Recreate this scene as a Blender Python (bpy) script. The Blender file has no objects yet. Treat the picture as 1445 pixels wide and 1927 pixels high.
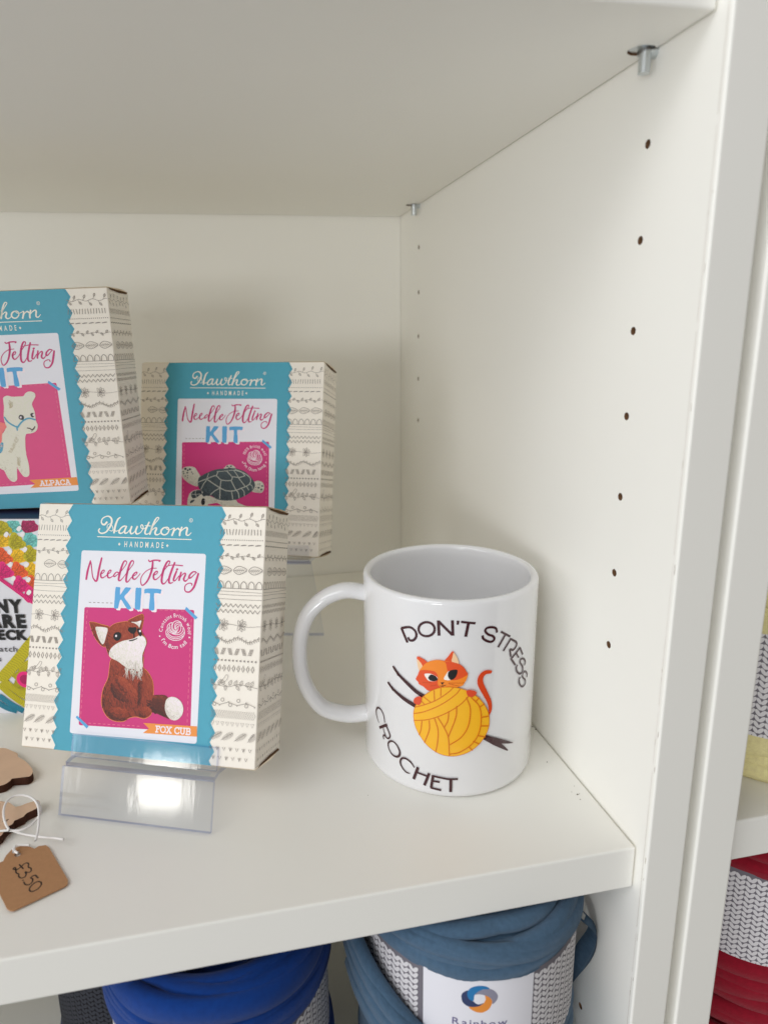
import bpy, bmesh, math, random
from mathutils import Vector, Matrix
from mathutils.geometry import tessellate_polygon
random.seed(7)
SC = bpy.context.scene
COL = SC.collection
R_ = math.radians

# ------------------------------------------------------------------ camera, light, exposure
cam_d = bpy.data.cameras.new('camera')
cam = bpy.data.objects.new('camera', cam_d)
COL.objects.link(cam)
SC.camera = cam
CR, CU, CF = Vector((.98090316, -.19336287, -.02097133)), Vector((.0659495, .22922734, .97113618)), Vector((.18297448, .9539736, -.23760201))
cam.matrix_world = Matrix(((CR.x, CU.x, -CF.x, -.156036), (CR.y, CU.y, -CF.y, -.197802), (CR.z, CU.z, -CF.z, .202638), (0, 0, 0, 1)))
cam_d.sensor_fit = 'VERTICAL'
cam_d.sensor_height = 36
cam_d.lens = 1261.698 / 1927 * 36
cam_d.shift_x = (722.5 - 651.35) / 1927
cam_d.shift_y = (945.18 - 963.5) / 1927
cam_d.clip_start = .01
cam_d.clip_end = 50
cam_d.dof.use_dof = True
cam_d.dof.focus_distance = .325
cam_d.dof.aperture_fstop = 9.0

W = bpy.data.worlds.new('World')
SC.world = W
W.use_nodes = True
# the room: brighter and cooler towards the shop windows on the left, dimmer and warmer on the right
_n = W.node_tree.nodes; _l = W.node_tree.links; _bg = _n['Background']
_tc = _n.new('ShaderNodeTexCoord'); _sp = _n.new('ShaderNodeSeparateXYZ'); _l.new(_tc.outputs['Generated'], _sp.inputs[0])
_mr = _n.new('ShaderNodeMapRange'); _mr.inputs[1].default_value = -.9; _mr.inputs[2].default_value = .5; _mr.interpolation_type = 'SMOOTHSTEP'
_l.new(_sp.outputs[0], _mr.inputs[0])
_mx = _n.new('ShaderNodeMix'); _mx.data_type = 'RGBA'; _mx.inputs[6].default_value = (.68, .695, .71, 1); _mx.inputs[7].default_value = (.135, .120, .098, 1)
_l.new(_mr.outputs[0], _mx.inputs[0]); _l.new(_mx.outputs[2], _bg.inputs[0])
_bg.inputs[1].default_value = 1.0
SC.view_settings.view_transform = 'Standard'
SC.view_settings.look = 'None'
SC.view_settings.exposure = .05
SC.view_settings.gamma = 1
SC.cycles.max_bounces = 18
SC.cycles.diffuse_bounces = 14
SC.cycles.transparent_max_bounces = 24
SC.cycles.sample_clamp_indirect = 6

def area(name, loc, target, sx, sy, power, col):
    d = bpy.data.lights.new(name, 'AREA')
    d.shape = 'RECTANGLE'; d.size = sx; d.size_y = sy; d.energy = power; d.color = col
    o = bpy.data.objects.new(name, d); COL.objects.link(o)
    o.location = loc
    o.rotation_euler = (Vector(target) - Vector(loc)).to_track_quat('-Z', 'Y').to_euler()
    return o
area('shop_window_light', (-1.80, -.55, .34), (-.1, .12, .1), 1.0, .7, 5.0, (.97, .98, 1))
area('bright_window_light', (-1.40, -1.90, .12), (-.2, .1, .12), .50, .42, 9.5, (.97, .985, 1))
area('door_pane_light', (-1.865, -1.595, .045), (-.2, .07, .01), .17, .10, .85, (1, .96, .86))
area('overhead_fill_light', (-1.0, -.68, 1.10), (-.12, .12, .05), 1.0, .6, 7, (.97, .98, 1))  # unseen overhead fill, added to brighten the shelf top and mug interior

# ------------------------------------------------------------------ helpers
def lin(c):
    return c / 12.92 if c <= .04045 else ((c + .055) / 1.055) ** 2.4
def rgb(r, g, b):
    return (lin(r / 255), lin(g / 255), lin(b / 255), 1)

def mat(name, col, rough=.5, spec=.5, coat=0, metal=0, noise=0, nscale=200, bump=0, bscale=400, rvar=0):
    m = bpy.data.materials.new(name); m.use_nodes = True
    nt = m.node_tree; b = nt.nodes['Principled BSDF']
    b.inputs['Base Color'].default_value = col
    b.inputs['Roughness'].default_value = rough
    b.inputs['Specular IOR Level'].default_value = spec
    b.inputs['Coat Weight'].default_value = coat
    b.inputs['Coat Roughness'].default_value = .06
    b.inputs['Metallic'].default_value = metal
    tc = nt.nodes.new('ShaderNodeTexCoord')
    if noise:
        n = nt.nodes.new('ShaderNodeTexNoise'); n.inputs['Scale'].default_value = nscale; n.inputs['Detail'].default_value = 6
        nt.links.new(tc.outputs['Object'], n.inputs['Vector'])
        mx = nt.nodes.new('ShaderNodeMix'); mx.data_type = 'RGBA'
        mx.inputs[6].default_value = tuple(c * (1 - noise) for c in col[:3]) + (1,)
        mx.inputs[7].default_value = tuple(min(1, c * (1 + noise)) for c in col[:3]) + (1,)
        nt.links.new(n.outputs['Fac'], mx.inputs[0]); nt.links.new(mx.outputs[2], b.inputs['Base Color'])
    if rvar:
        n = nt.nodes.new('ShaderNodeTexNoise'); n.inputs['Scale'].default_value = 18; n.inputs['Detail'].default_value = 5
        nt.links.new(tc.outputs['Object'], n.inputs['Vector'])
        mr = nt.nodes.new('ShaderNodeMapRange'); mr.inputs[3].default_value = rough - rvar; mr.inputs[4].default_value = rough + rvar
        nt.links.new(n.outputs['Fac'], mr.inputs[0]); nt.links.new(mr.outputs[0], b.inputs['Roughness'])
    if bump:
        n = nt.nodes.new('ShaderNodeTexNoise'); n.inputs['Scale'].default_value = bscale; n.inputs['Detail'].default_value = 4
        nt.links.new(tc.outputs['Object'], n.inputs['Vector'])
        bp = nt.nodes.new('ShaderNodeBump'); bp.inputs['Strength'].default_value = bump; bp.inputs['Distance'].default_value = .0004
        nt.links.new(n.outputs['Fac'], bp.inputs['Height']); nt.links.new(bp.outputs[0], b.inputs['Normal'])
    return m

M = {}
M['white'] = mat('white_melamine', (.90, .887, .835, 1), .42, .4, bump=.05, bscale=900, rvar=.06, noise=.012, nscale=9)
M['edge'] = mat('white_edge_band', (.86, .84, .78, 1), .32, .5)
M['chip'] = mat('chipboard_core', rgb(120, 88, 62), .9, .2, noise=.35, nscale=1500)
M['metal'] = mat('zinc_pin', (.62, .66, .68, 1), .28, metal=1)
M['mug'] = mat('glazed_ceramic', (.79, .787, .795, 1), .05, .5, coat=.35)
M['cream'] = mat('cream_card', rgb(250, 243, 231), .55, .35, noise=.025, nscale=300)
M['inkline'] = mat('grey_ink', rgb(154, 147, 141), .6, .3)
M['teal'] = mat('teal_print', rgb(78, 168, 192), .5, .4, noise=.05, nscale=240)
M['tealline'] = mat('teal_stitch_print', rgb(62, 140, 165), .5, .4)
M['offw'] = mat('cream_lettering', rgb(250, 243, 228), .5, .4)
M['card'] = mat('white_print', rgb(240, 240, 248), .5, .4, noise=.012, nscale=200)
M['pink'] = mat('pink_print', rgb(211, 44, 124), .45, .4, noise=.04, nscale=160)
M['pinkdash'] = mat('light_pink_dashes', rgb(235, 120, 150), .5, .4)
M['magenta'] = mat('magenta_lettering', rgb(205, 50, 120), .5, .4, noise=.2, nscale=900)
M['blue'] = mat('sky_blue_print', rgb(92, 172, 226), .5, .4)
M['orange'] = mat('orange_print', rgb(245, 152, 68), .5, .4)
M['white_ink'] = mat('white_ink', rgb(252, 240, 246), .5, .4)
M['slit'] = mat('card_inside', rgb(96, 72, 52), .9, .1)
for n, c in dict(fox_base=(150, 60, 40), fox_dark=(104, 46, 34), fox_light=(174, 78, 50), fox_deep=(72, 34, 30), fox_tail=(94, 42, 32), wool=(236, 230, 220), wool_shade=(205, 196, 186), black=(22, 18, 20),
                 turtle=(74, 88, 94), turtle_dark=(52, 64, 72), turtle_line=(172, 180, 174), turtle_skin=(214, 210, 196), turtle_skin_dark=(186, 182, 168),
                 alpaca=(232, 229, 212), alpaca_shade=(212, 207, 188), alpaca_tan=(196, 182, 152), salmon=(250, 132, 128), halter=(92, 166, 196), brownish=(92, 76, 72), eye_grey=(60, 58, 58)).items():
    M[n] = mat(n + '_print', rgb(*c), .5, .35)
for n, c in dict(maroon=(62, 22, 30), cat_orange=(250, 142, 36), cat_red=(232, 82, 30), ear_inner=(248, 206, 160), paw=(226, 78, 42), ball=(252, 188, 36), ball_line=(222, 122, 20), cat_white=(250, 244, 236), cat_black=(16, 12, 14), tail_red=(222, 72, 30), whisker=(190, 80, 16)).items():
    M[n] = mat(n + '_glaze', rgb(*c), .12, .5, coat=.3)
for n, c in dict(mint=(120, 208, 200), burg=(180, 36, 96), yel=(252, 200, 30), oliv=(196, 184, 30), oran=(244, 100, 50), pinkc=(236, 40, 128), tealc=(40, 134, 160), deck=(226, 227, 234), deckink=(20, 20, 22), decknavy=(34, 38, 78), deckgrey=(72, 72, 78), hole=(244, 240, 240)).items():
    M[n] = mat(n + '_print', rgb(*c), .4, .4)
    if n in ('mint', 'burg', 'yel', 'oliv', 'oran', 'pinkc', 'tealc'):
        M[n + '_d'] = mat(n + '_dark_print', rgb(*[int(v * .74) for v in c]), .4, .4)
M['wood'] = mat('birch_ply', rgb(218, 186, 158), .7, .3, noise=.09, nscale=120, bump=.1, bscale=300)
M['burnt'] = mat('laser_burnt_edge', rgb(70, 40, 28), .8, .2, noise=.35, nscale=400)
M['kraft'] = mat('kraft_card', rgb(180, 136, 98), .8, .2, noise=.10, nscale=700, bump=.1, bscale=900)
M['pen'] = mat('black_pen', rgb(44, 34, 30), .5, .3)
M['string'] = mat('white_cotton', rgb(240, 238, 236), .9, .2, bump=.4, bscale=3000)
M['knit_bg'] = mat('knit_paper_grey', rgb(118, 114, 122), .7, .2)
M['knit_bg_dark'] = mat('knit_paper_grey_shaded', rgb(22, 23, 28), .7, .2)  # same knit paper, with the deep shade on the navy cone's band painted in
M['knit_dark'] = mat('knit_paper_pale_shaded', rgb(60, 62, 70), .7, .2)  # pale stitches of that band, darkened to paint in the shade
M['knit'] = mat('knit_paper_pale', rgb(222, 219, 222), .7, .2)
M['label'] = mat('label_paper', rgb(232, 231, 238), .6, .3)
M['lnavy'] = mat('logo_navy', rgb(44, 58, 100), .5); M['lblue'] = mat('logo_blue', rgb(26, 118, 178), .5); M['lgrey'] = mat('logo_grey', rgb(142, 140, 158), .5); M['lor'] = mat('logo_orange', rgb(234, 144, 54), .5)
M['ltext'] = mat('logo_text', rgb(116, 110, 148), .5)
M['dust'] = mat('dust', rgb(110, 100, 88), .9)
M['scuff'] = mat('worn_edge_mark', rgb(176, 166, 150), .8)

def yarn_mat(name, c):
    m = mat(name, rgb(*c), .85, .15)
    nt = m.node_tree; b = nt.nodes['Principled BSDF']
    b.inputs['Sheen Weight'].default_value = .15
    uv = nt.nodes.new('ShaderNodeUVMap')
    w = nt.nodes.new('ShaderNodeTexWave'); w.wave_type = 'BANDS'; w.bands_direction = 'DIAGONAL'; w.inputs['Scale'].default_value = 260; w.inputs['Distortion'].default_value = .6
    nt.links.new(uv.outputs[0], w.inputs['Vector'])
    n = nt.nodes.new('ShaderNodeTexNoise'); n.inputs['Scale'].default_value = 60; n.inputs['Detail'].default_value = 5; nt.links.new(uv.outputs[0], n.inputs['Vector'])
    ad = nt.nodes.new('ShaderNodeMath'); ad.operation = 'MULTIPLY_ADD'; ad.inputs[1].default_value = .45; nt.links.new(w.outputs['Fac'], ad.inputs[0]); nt.links.new(n.outputs['Fac'], ad.inputs[2])
    cr = nt.nodes.new('ShaderNodeMix'); cr.data_type = 'RGBA'; k = rgb(*c)
    cr.inputs[6].default_value = tuple(x * .62 for x in k[:3]) + (1,); cr.inputs[7].default_value = tuple(min(1, x * 1.18) for x in k[:3]) + (1,)
    nt.links.new(ad.outputs[0], cr.inputs[0]); nt.links.new(cr.outputs[2], b.inputs['Base Color'])
    bp = nt.nodes.new('ShaderNodeBump'); bp.inputs['Strength'].default_value = .6; bp.inputs['Distance'].default_value = .0004
    nt.links.new(ad.outputs[0], bp.inputs['Height']); nt.links.new(bp.outputs[0], b.inputs['Normal'])
    return m

def acrylic(name, tint, refl, rough):
    m = bpy.data.materials.new(name); m.use_nodes = True
    nt = m.node_tree; nt.nodes.remove(nt.nodes['Principled BSDF']); out = nt.nodes['Material Output']
    tr = nt.nodes.new('ShaderNodeBsdfTransparent'); tr.inputs[0].default_value = tint
    gl = nt.nodes.new('ShaderNodeBsdfGlossy'); gl.inputs['Roughness'].default_value = rough; gl.inputs[0].default_value = (.95, .97, 1, 1)
    fr = nt.nodes.new('ShaderNodeFresnel'); fr.inputs[0].default_value = 1.49
    mt = nt.nodes.new('ShaderNodeMath'); mt.operation = 'MULTIPLY_ADD'; mt.inputs[1].default_value = 1.0; mt.inputs[2].default_value = refl
    nt.links.new(fr.outputs[0], mt.inputs[0])
    tc = nt.nodes.new('ShaderNodeTexCoord'); n = nt.nodes.new('ShaderNodeTexNoise'); n.inputs['Scale'].default_value = 90; n.inputs['Detail'].default_value = 4
    mp = nt.nodes.new('ShaderNodeMapping'); mp.inputs['Scale'].default_value = (1, .25, .25)
    nt.links.new(tc.outputs['Object'], mp.inputs[0]); nt.links.new(mp.outputs[0], n.inputs['Vector'])
    bp = nt.nodes.new('ShaderNodeBump'); bp.inputs['Strength'].default_value = .12; bp.inputs['Distance'].default_value = .0008
    nt.links.new(n.outputs['Fac'], bp.inputs['Height']); nt.links.new(bp.outputs[0], gl.inputs['Normal'])
    mx = nt.nodes.new('ShaderNodeMixShader')
    geo = nt.nodes.new('ShaderNodeNewGeometry'); inv = nt.nodes.new('ShaderNodeMath'); inv.operation = 'SUBTRACT'; inv.inputs[0].default_value = 1; nt.links.new(geo.outputs['Backfacing'], inv.inputs[1])
    m2 = nt.nodes.new('ShaderNodeMath'); m2.operation = 'MULTIPLY'; nt.links.new(mt.outputs[0], m2.inputs[0]); nt.links.new(inv.outputs[0], m2.inputs[1])
    nt.links.new(m2.outputs[0], mx.inputs[0]); nt.links.new(tr.outputs[0], mx.inputs[1]); nt.links.new(gl.outputs[0], mx.inputs[2])
    nt.links.new(mx.outputs[0], out.inputs[0])
    return m
M['acr'] = acrylic('clear_acrylic', (.955, .962, .975, 1), .03, .08)
M['acr_edge'] = acrylic('acrylic_cut_edge', (.66, .69, .84, 1), .10, .10)

def link(name, me, parent=None):
    o = bpy.data.objects.new(name, me); COL.objects.link(o)
    if parent is not None: o.parent = parent
    return o
def tag(o, label, cat, group=None, kind=None):
    if label: o['label'] = label
    if cat: o['category'] = cat
    if group: o['group'] = group
    if kind: o['kind'] = kind
    return o
def empty(name, loc=(0, 0, 0), rz=0, label=None, cat=None, group=None):
    o = bpy.data.objects.new(name, None); COL.objects.link(o)
    o.empty_display_size = .02; o.location = loc; o.rotation_euler = (0, 0, rz)
    return tag(o, label, cat, group)
def from_bm(name, bm, mats, parent=None, smooth=False):
    me = bpy.data.meshes.new(name)
    bmesh.ops.recalc_face_normals(bm, faces=bm.faces)
    bm.to_mesh(me); bm.free()
    for m in (mats if isinstance(mats, (list, tuple)) else [mats]): me.materials.append(m)
    if smooth: me.shade_smooth()
    return link(name, me, parent)
def box_bm(x0, x1, y0, y1, z0, z1, bev=0, seg=4, bm=None):
    b = bmesh.new()
    vs = [b.verts.new((x, y, z)) for x in (x0, x1) for y in (y0, y1) for z in (z0, z1)]
    for f in ((0, 1, 3, 2), (4, 6, 7, 5), (0, 4, 5, 1), (2, 3, 7, 6), (0, 2, 6, 4), (1, 5, 7, 3)): b.faces.new([vs[i] for i in f])
    bmesh.ops.recalc_face_normals(b, faces=b.faces)
    if bev: bmesh.ops.bevel(b, geom=list(b.edges), offset=bev, segments=seg, profile=.5, affect='EDGES')
    if bm is not None:
        me = bpy.data.meshes.new('tmp'); b.to_mesh(me); b.free(); bm.from_mesh(me); bpy.data.meshes.remove(me); return bm
    return b
def box(name, x0, x1, y0, y1, z0, z1, m, parent=None, bev=0):
    o = from_bm(name, box_bm(x0, x1, y0, y1, z0, z1, bev), m, parent)
    return o

# ---- flat printing: polygons and brush strokes in millimetres, laid on a face
def catmull(pts, n=6, closed=False):
    P = [Vector(p) for p in pts]
    if len(P) < 3: return P
    out = []; L = len(P); rng = L if closed else L - 1
    for i in range(rng):
        if closed: a, b, c, d = P[(i - 1) % L], P[i], P[(i + 1) % L], P[(i + 2) % L]
        else:
            b, c = P[i], P[i + 1]; a = P[i - 1] if i else b * 2 - c; d = P[i + 2] if i + 2 < L else c * 2 - b
        for k in range(n):
            t = k / n
            out.append(.5 * ((2 * b) + (c - a) * t + (2 * a - 5 * b + 4 * c - d) * t * t + (3 * b - a - 3 * c + d) * t ** 3))
    if not closed: out.append(P[-1])
    return out

class Ink:
    def __init__(self, step=.0006): self.V = []; self.F = []; self.MI = []; self.mats = []; self.z = 0; self.step = step
    def mi(self, m):
        if m not in self.mats: self.mats.append(m)
        return self.mats.index(m)
    def tris(self, vs, fs, m, z=None):
        if z is None: self.z += self.step; z = self.z
        o = len(self.V); self.V += [(v[0], v[1], z) for v in vs]; k = self.mi(m)
        for f in fs:
            A = sum(vs[f[j]][0] * vs[f[(j + 1) % len(f)]][1] - vs[f[(j + 1) % len(f)]][0] * vs[f[j]][1] for j in range(len(f)))
            self.F.append([o + i for i in (f if A > 0 else list(f)[::-1])]); self.MI.append(k)
    def poly(self, pts, m, z=None, smooth=0):
        P = catmull([p[:2] for p in pts], smooth, True) if smooth else [Vector(p[:2]) for p in pts]
        self.tris(P, tessellate_polygon([[Vector((p.x, p.y, 0)) for p in P]]), m, z)
    def circle(self, c, r, m, z=None, n=18, ry=None, rot=0):
        ry = ry or r; ca, sa = math.cos(rot), math.sin(rot)
        P = []
        for i in range(n):
            t = 2 * math.pi * i / n; x, y = r * math.cos(t), ry * math.sin(t); P.append((c[0] + x * ca - y * sa, c[1] + x * sa + y * ca))
        self.tris(P, [list(range(n))], m, z)
    def stroke(self, pts, w, m, z=None, n=5, closed=False, cap=True):
        pts = [p[:2] for p in pts]
        if not isinstance(w, (list, tuple)): w = [w] * len(pts)
        if len(pts) < 3: n = 1
        P = catmull(pts, n, closed); Wd = []
        for i in range(len(P)):
            t = i / n; a = int(t); f = t - a; a = min(a, len(w) - 1); b = min(a + 1, len(w) - 1)
            Wd.append(w[a] * (1 - f) + w[b] * f)
        vs = []; L = len(P)
        for i, p in enumerate(P):
            a = P[(i - 1) % L] if closed or i else p; b = P[(i + 1) % L] if closed or i < L - 1 else p
            d = b - a
            if d.length < 1e-9: d = Vector((1, 0))
            d.normalize(); nrm = Vector((-d.y, d.x)) * Wd[i] / 2
            vs += [p + nrm, p - nrm]
        fs = [(2 * i, 2 * i + 1, 2 * i + 3, 2 * i + 2) for i in range(L - 1)]
        if closed: fs.append((2 * L - 2, 2 * L - 1, 1, 0))
        if cap and not closed:
            for end in (0, L - 1):
                p = P[end]; q = P[1] if end == 0 else P[L - 2]; d = (p - q)
                if d.length < 1e-9: continue
                d.normalize(); a0 = math.atan2(d.y, d.x); o = len(vs); r = Wd[end] / 2
                for k in range(7): t = a0 - math.pi / 2 + math.pi * k / 6; vs.append(Vector((p.x + r * math.cos(t), p.y + r * math.sin(t))))
                fs.append(tuple(range(o, o + 7)))
        self.tris(vs, fs, m, z)
    def split(self, mx):
        # cut big triangles down so that the print can follow a curved face
        F2, M2 = [], []; mid = {}
        def midp(a, b):
            k = (min(a, b), max(a, b))
            if k not in mid:
                A, B = self.V[a], self.V[b]; self.V.append(tuple((p + q) / 2 for p, q in zip(A, B))); mid[k] = len(self.V) - 1
            return mid[k]
        st = [(([f[0], f[i], f[i + 1]]), k) for f, k in zip(self.F, self.MI) for i in range(1, len(f) - 1)]
        while st:
            f, k = st.pop(); L = [((self.V[f[i]][0] - self.V[f[(i + 1) % 3]][0]), i) for i in range(3)]
            l, i = max((abs(a), i) for a, i in L)
            if l > mx:
                a, b, c = f[i], f[(i + 1) % 3], f[(i + 2) % 3]; q = midp(a, b); st.append(([a, q, c], k)); st.append(([q, b, c], k))
            else: F2.append(f); M2.append(k)
        self.F, self.MI = F2, M2
    def build(self, name, fn, parent=None, normal=None):
        me = bpy.data.meshes.new(name)
        me.from_pydata([fn(*v) for v in self.V], [], self.F)
        for m in self.mats: me.materials.append(m)
        for p, k in zip(me.polygons, self.MI): p.material_index = k
        if normal:
            me.shade_smooth(); me.normals_split_custom_set_from_vertices([normal(*v) for v in self.V])
        me.update()
        return link(name, me, parent)

_glyph = {}
def glyphs(s, bold=0):
    # outline of a string in the built-in font: 2-D vertices and faces, one unit high per line
    key = (s, bold)
    if key not in _glyph:
        cu = bpy.data.curves.new('t', 'FONT'); cu.body = s; cu.size = 1; cu.offset = bold; cu.resolution_u = 4
        o = bpy.data.objects.new('t', cu); COL.objects.link(o)
        dg = bpy.context.evaluated_depsgraph_get(); me = bpy.data.meshes.new_from_object(o.evaluated_get(dg))
        _glyph[key] = ([tuple(v.co[:2]) for v in me.vertices], [list(p.vertices) for p in me.polygons])
        bpy.data.objects.remove(o); bpy.data.curves.remove(cu); bpy.data.meshes.remove(me)
    return _glyph[key]
CAP = None
def cap_h():
    global CAP
    if CAP is None: CAP = max(v[1] for v in glyphs('H')[0])
    return CAP
def text(ink, s, x0, x1, y, h, m, bold=0, track=0, align='fit', slope=0):
    # letters one after another; h = capital height; squeezed or spread to run from x0 to x1
    cells = []; x = 0
    for ch in s:
        if ch == ' ': x += .32; continue
        v, f = glyphs(ch, bold); a = min(p[0] for p in v); b = max(p[0] for p in v)
        cells.append((x - a, v, f)); x += b - a + .10 + track
    tot = x - .10 - track; k = h / cap_h(); sx = (x1 - x0) / tot if align == 'fit' else k
    ink.z += ink.step * 2
    for dx, v, f in cells:
        ink.tris([(x0 + (p[0] + dx) * sx, y + p[1] * k + ((p[0] + dx) * sx) * slope) for p in v], f, m, ink.z)
def ring_text(ink, s, c, r, h, a0, a1, m, inside=False, bold=.01):
    # letters along an arc from angle a0 to a1 (degrees)
    W_ = []
    for ch in s:
        if ch == ' ': W_.append(.34); continue
        v, f = glyphs(ch, bold); W_.append(max(p[0] for p in v) - min(p[0] for p in v) + .13)
    tot = sum(W_); x = 0; k = h / cap_h(); ink.z += ink.step * 2
    for ch, w in zip(s, W_):
        if ch != ' ':
            v, f = glyphs(ch, bold); mid = (min(p[0] for p in v) + max(p[0] for p in v)) / 2
            t = R_(a0 + (a1 - a0) * (x + w / 2) / tot); rot = t + (math.pi / 2 if inside else -math.pi / 2); ca, sa = math.cos(rot), math.sin(rot)
            bx, by = c[0] + r * math.cos(t), c[1] + r * math.sin(t); sxx = abs(R_(a1 - a0)) * r / tot
            ink.tris([(bx + (p[0] - mid) * sxx * ca - p[1] * k * sa, by + (p[0] - mid) * sxx * sa + p[1] * k * ca) for p in v], f, m, ink.z)
        x += w
SLAB = {  # slab-serif capitals, pen strokes in a unit square
 'F': (.66, [[(.17, 0), (.17, 1)], [(0, 1), (.64, 1)], [(.62, 1), (.62, .74)], [(.17, .52), (.46, .52)], [(0, 0), (.36, 0)]]),
 'O': (.84, [[(.42, 1), (.12, .86), (.02, .5), (.12, .14), (.42, 0), (.72, .14), (.82, .5), (.72, .86), (.42, 1)]]),
 'X': (.86, [[(.12, 1), (.74, 0)], [(.74, 1), (.12, 0)], [(0, 1), (.28, 1)], [(.58, 1), (.86, 1)], [(0, 0), (.28, 0)], [(.58, 0), (.86, 0)]]),
 'C': (.74, [[(.68, .78), (.55, .97), (.38, 1), (.12, .86), (.02, .5), (.12, .14), (.42, 0), (.62, .06), (.72, .22)], [(.7, 1), (.7, .72)]]),
 'U': (.86, [[(.16, 1), (.16, .35), (.24, .08), (.43, 0), (.62, .08), (.70, .35), (.70, 1)], [(0, 1), (.32, 1)], [(.54, 1), (.86, 1)]]),
 'B': (.74, [[(.15, 0), (.15, 1)], [(0, 1), (.42, 1), (.62, .92), (.62, .62), (.42, .53), (.15, .53)], [(.42, .53), (.66, .44), (.70, .26), (.62, .06), (.42, 0), (0, 0)]]),
 'A': (.92, [[(.16, 0), (.44, 1), (.52, 1), (.78, 0)], [(.26, .36), (.68, .36)], [(0, 0), (.32, 0)], [(.60, 0), (.92, 0)], [(.30, 1), (.52, 1)]]),
 'L': (.66, [[(.17, 0), (.17, 1)], [(0, 1), (.36, 1)], [(0, 0), (.64, 0)], [(.63, 0), (.63, .3)]]),
 'P': (.72, [[(.16, 0), (.16, 1)], [(0, 1), (.46, 1), (.68, .90), (.68, .56), (.46, .46), (.16, .46)], [(0, 0), (.36, 0)]]),
}
def slab(ink, s, x0, x1, y, h, m, slope=0, wt=.19):
    tot = sum((SLAB[c][0] + .12) if c != ' ' else .42 for c in s) - .12; k = (x1 - x0) / tot; x = x0
    for c in s:
        if c == ' ': x += .42 * k; continue
        wd, st = SLAB[c]
        for p in st: ink.stroke([(x + q[0] * k, y + q[1] * h + (x - x0) * slope) for q in p], wt * k, m, n=4 if len(p) > 5 else 1)
        x += (wd + .12) * k

RAMP = {}
def ramp(names, n=7):
    # printed tones between a dark and a light ink
    key = tuple(names)
    if key not in RAMP:
        cs = [M[q].node_tree.nodes['Principled BSDF'].inputs['Base Color'].default_value[:] for q in names]; out = []
        for k in range(n):
            t = k / (n - 1) * (len(cs) - 1); a = min(int(t), len(cs) - 2); f = t - a
            out.append(mat('%s_tone_print' % names[0], tuple(x * (1 - f) + y * f for x, y in zip(cs[a][:3], cs[a + 1][:3])) + (1,), .5, .35))
        RAMP[key] = out
    return RAMP[key]
def felt(ink, poly, names, n, ln, w, ang=None, spread=.6, L=(.5, .8), edge=1.6, bias=0, rnd=random):
    # a photographed felt surface: dense printed fibres whose tone follows the picture's own modelling
    R = ramp(names); xs = [p[0] for p in poly]; ys = [p[1] for p in poly]; x0, x1, y0, y1 = min(xs), max(xs), min(ys), max(ys)
    done = 0; tries = 0; base = ink.z + .0005; ink.z += .0135
    while done < n and tries < n * 5:
        tries += 1; p = (rnd.uniform(x0, x1), rnd.uniform(y0, y1))
        if not inside(p, poly): continue
        a = (ang if ang is not None else rnd.uniform(0, math.pi)) + rnd.gauss(0, spread); l = ln * rnd.uniform(.5, 1.3)
        q = (p[0] + l * math.cos(a), p[1] + l * math.sin(a))
        if not inside(q, poly): continue
        t = .55 + bias + .22 * ((p[0] - (x0 + x1) / 2) / (x1 - x0) * 2 * L[0] + (p[1] - (y0 + y1) / 2) / (y1 - y0) * 2 * L[1])
        if not inside((p[0] - edge * L[0], p[1] - edge * L[1]), poly): t -= .28
        if not inside((p[0] + edge * L[0], p[1] + edge * L[1]), poly): t += .10
        t += rnd.gauss(0, .13); k = max(0, min(len(R) - 1, int(t * len(R))))
        b = ((p[0] + q[0]) / 2 + rnd.gauss(0, l * .12), (p[1] + q[1]) / 2 + rnd.gauss(0, l * .12))
        ink.stroke([p, b, q], [w * .5, w, w * .4], R[k], base + rnd.random() * .012, n=2, cap=False); done += 1

def inside(pt, poly):
    x, y = pt; c = False; j = len(poly) - 1
    for i in range(len(poly)):
        xi, yi = poly[i][:2]; xj, yj = poly[j][:2]
        if (yi > y) != (yj > y) and x < (xj - xi) * (y - yi) / (yj - yi) + xi: c = not c
        j = i
    return c
def fuzz(ink, poly, mats, n, ln, w, ang=None, spread=.6, rnd=random):
    xs = [p[0] for p in poly]; ys = [p[1] for p in poly]; done = 0; tries = 0; base = ink.z + .0005
    ink.z += .0135
    while done < n and tries < n * 6:
        tries += 1; p = (rnd.uniform(min(xs), max(xs)), rnd.uniform(min(ys), max(ys)))
        if not inside(p, poly): continue
        a = (ang if ang is not None else rnd.uniform(0, math.pi)) + rnd.gauss(0, spread); l = ln * rnd.uniform(.5, 1.3)
        q = (p[0] + l * math.cos(a), p[1] + l * math.sin(a))
        if not inside(q, poly): continue
        b = ((p[0] + q[0]) / 2 + rnd.gauss(0, l * .1), (p[1] + q[1]) / 2 + rnd.gauss(0, l * .1))
        ink.stroke([p, b, q], [w * .5, w, w * .4], rnd.choice(mats), base + rnd.random() * .012, n=2, cap=False); done += 1

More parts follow.
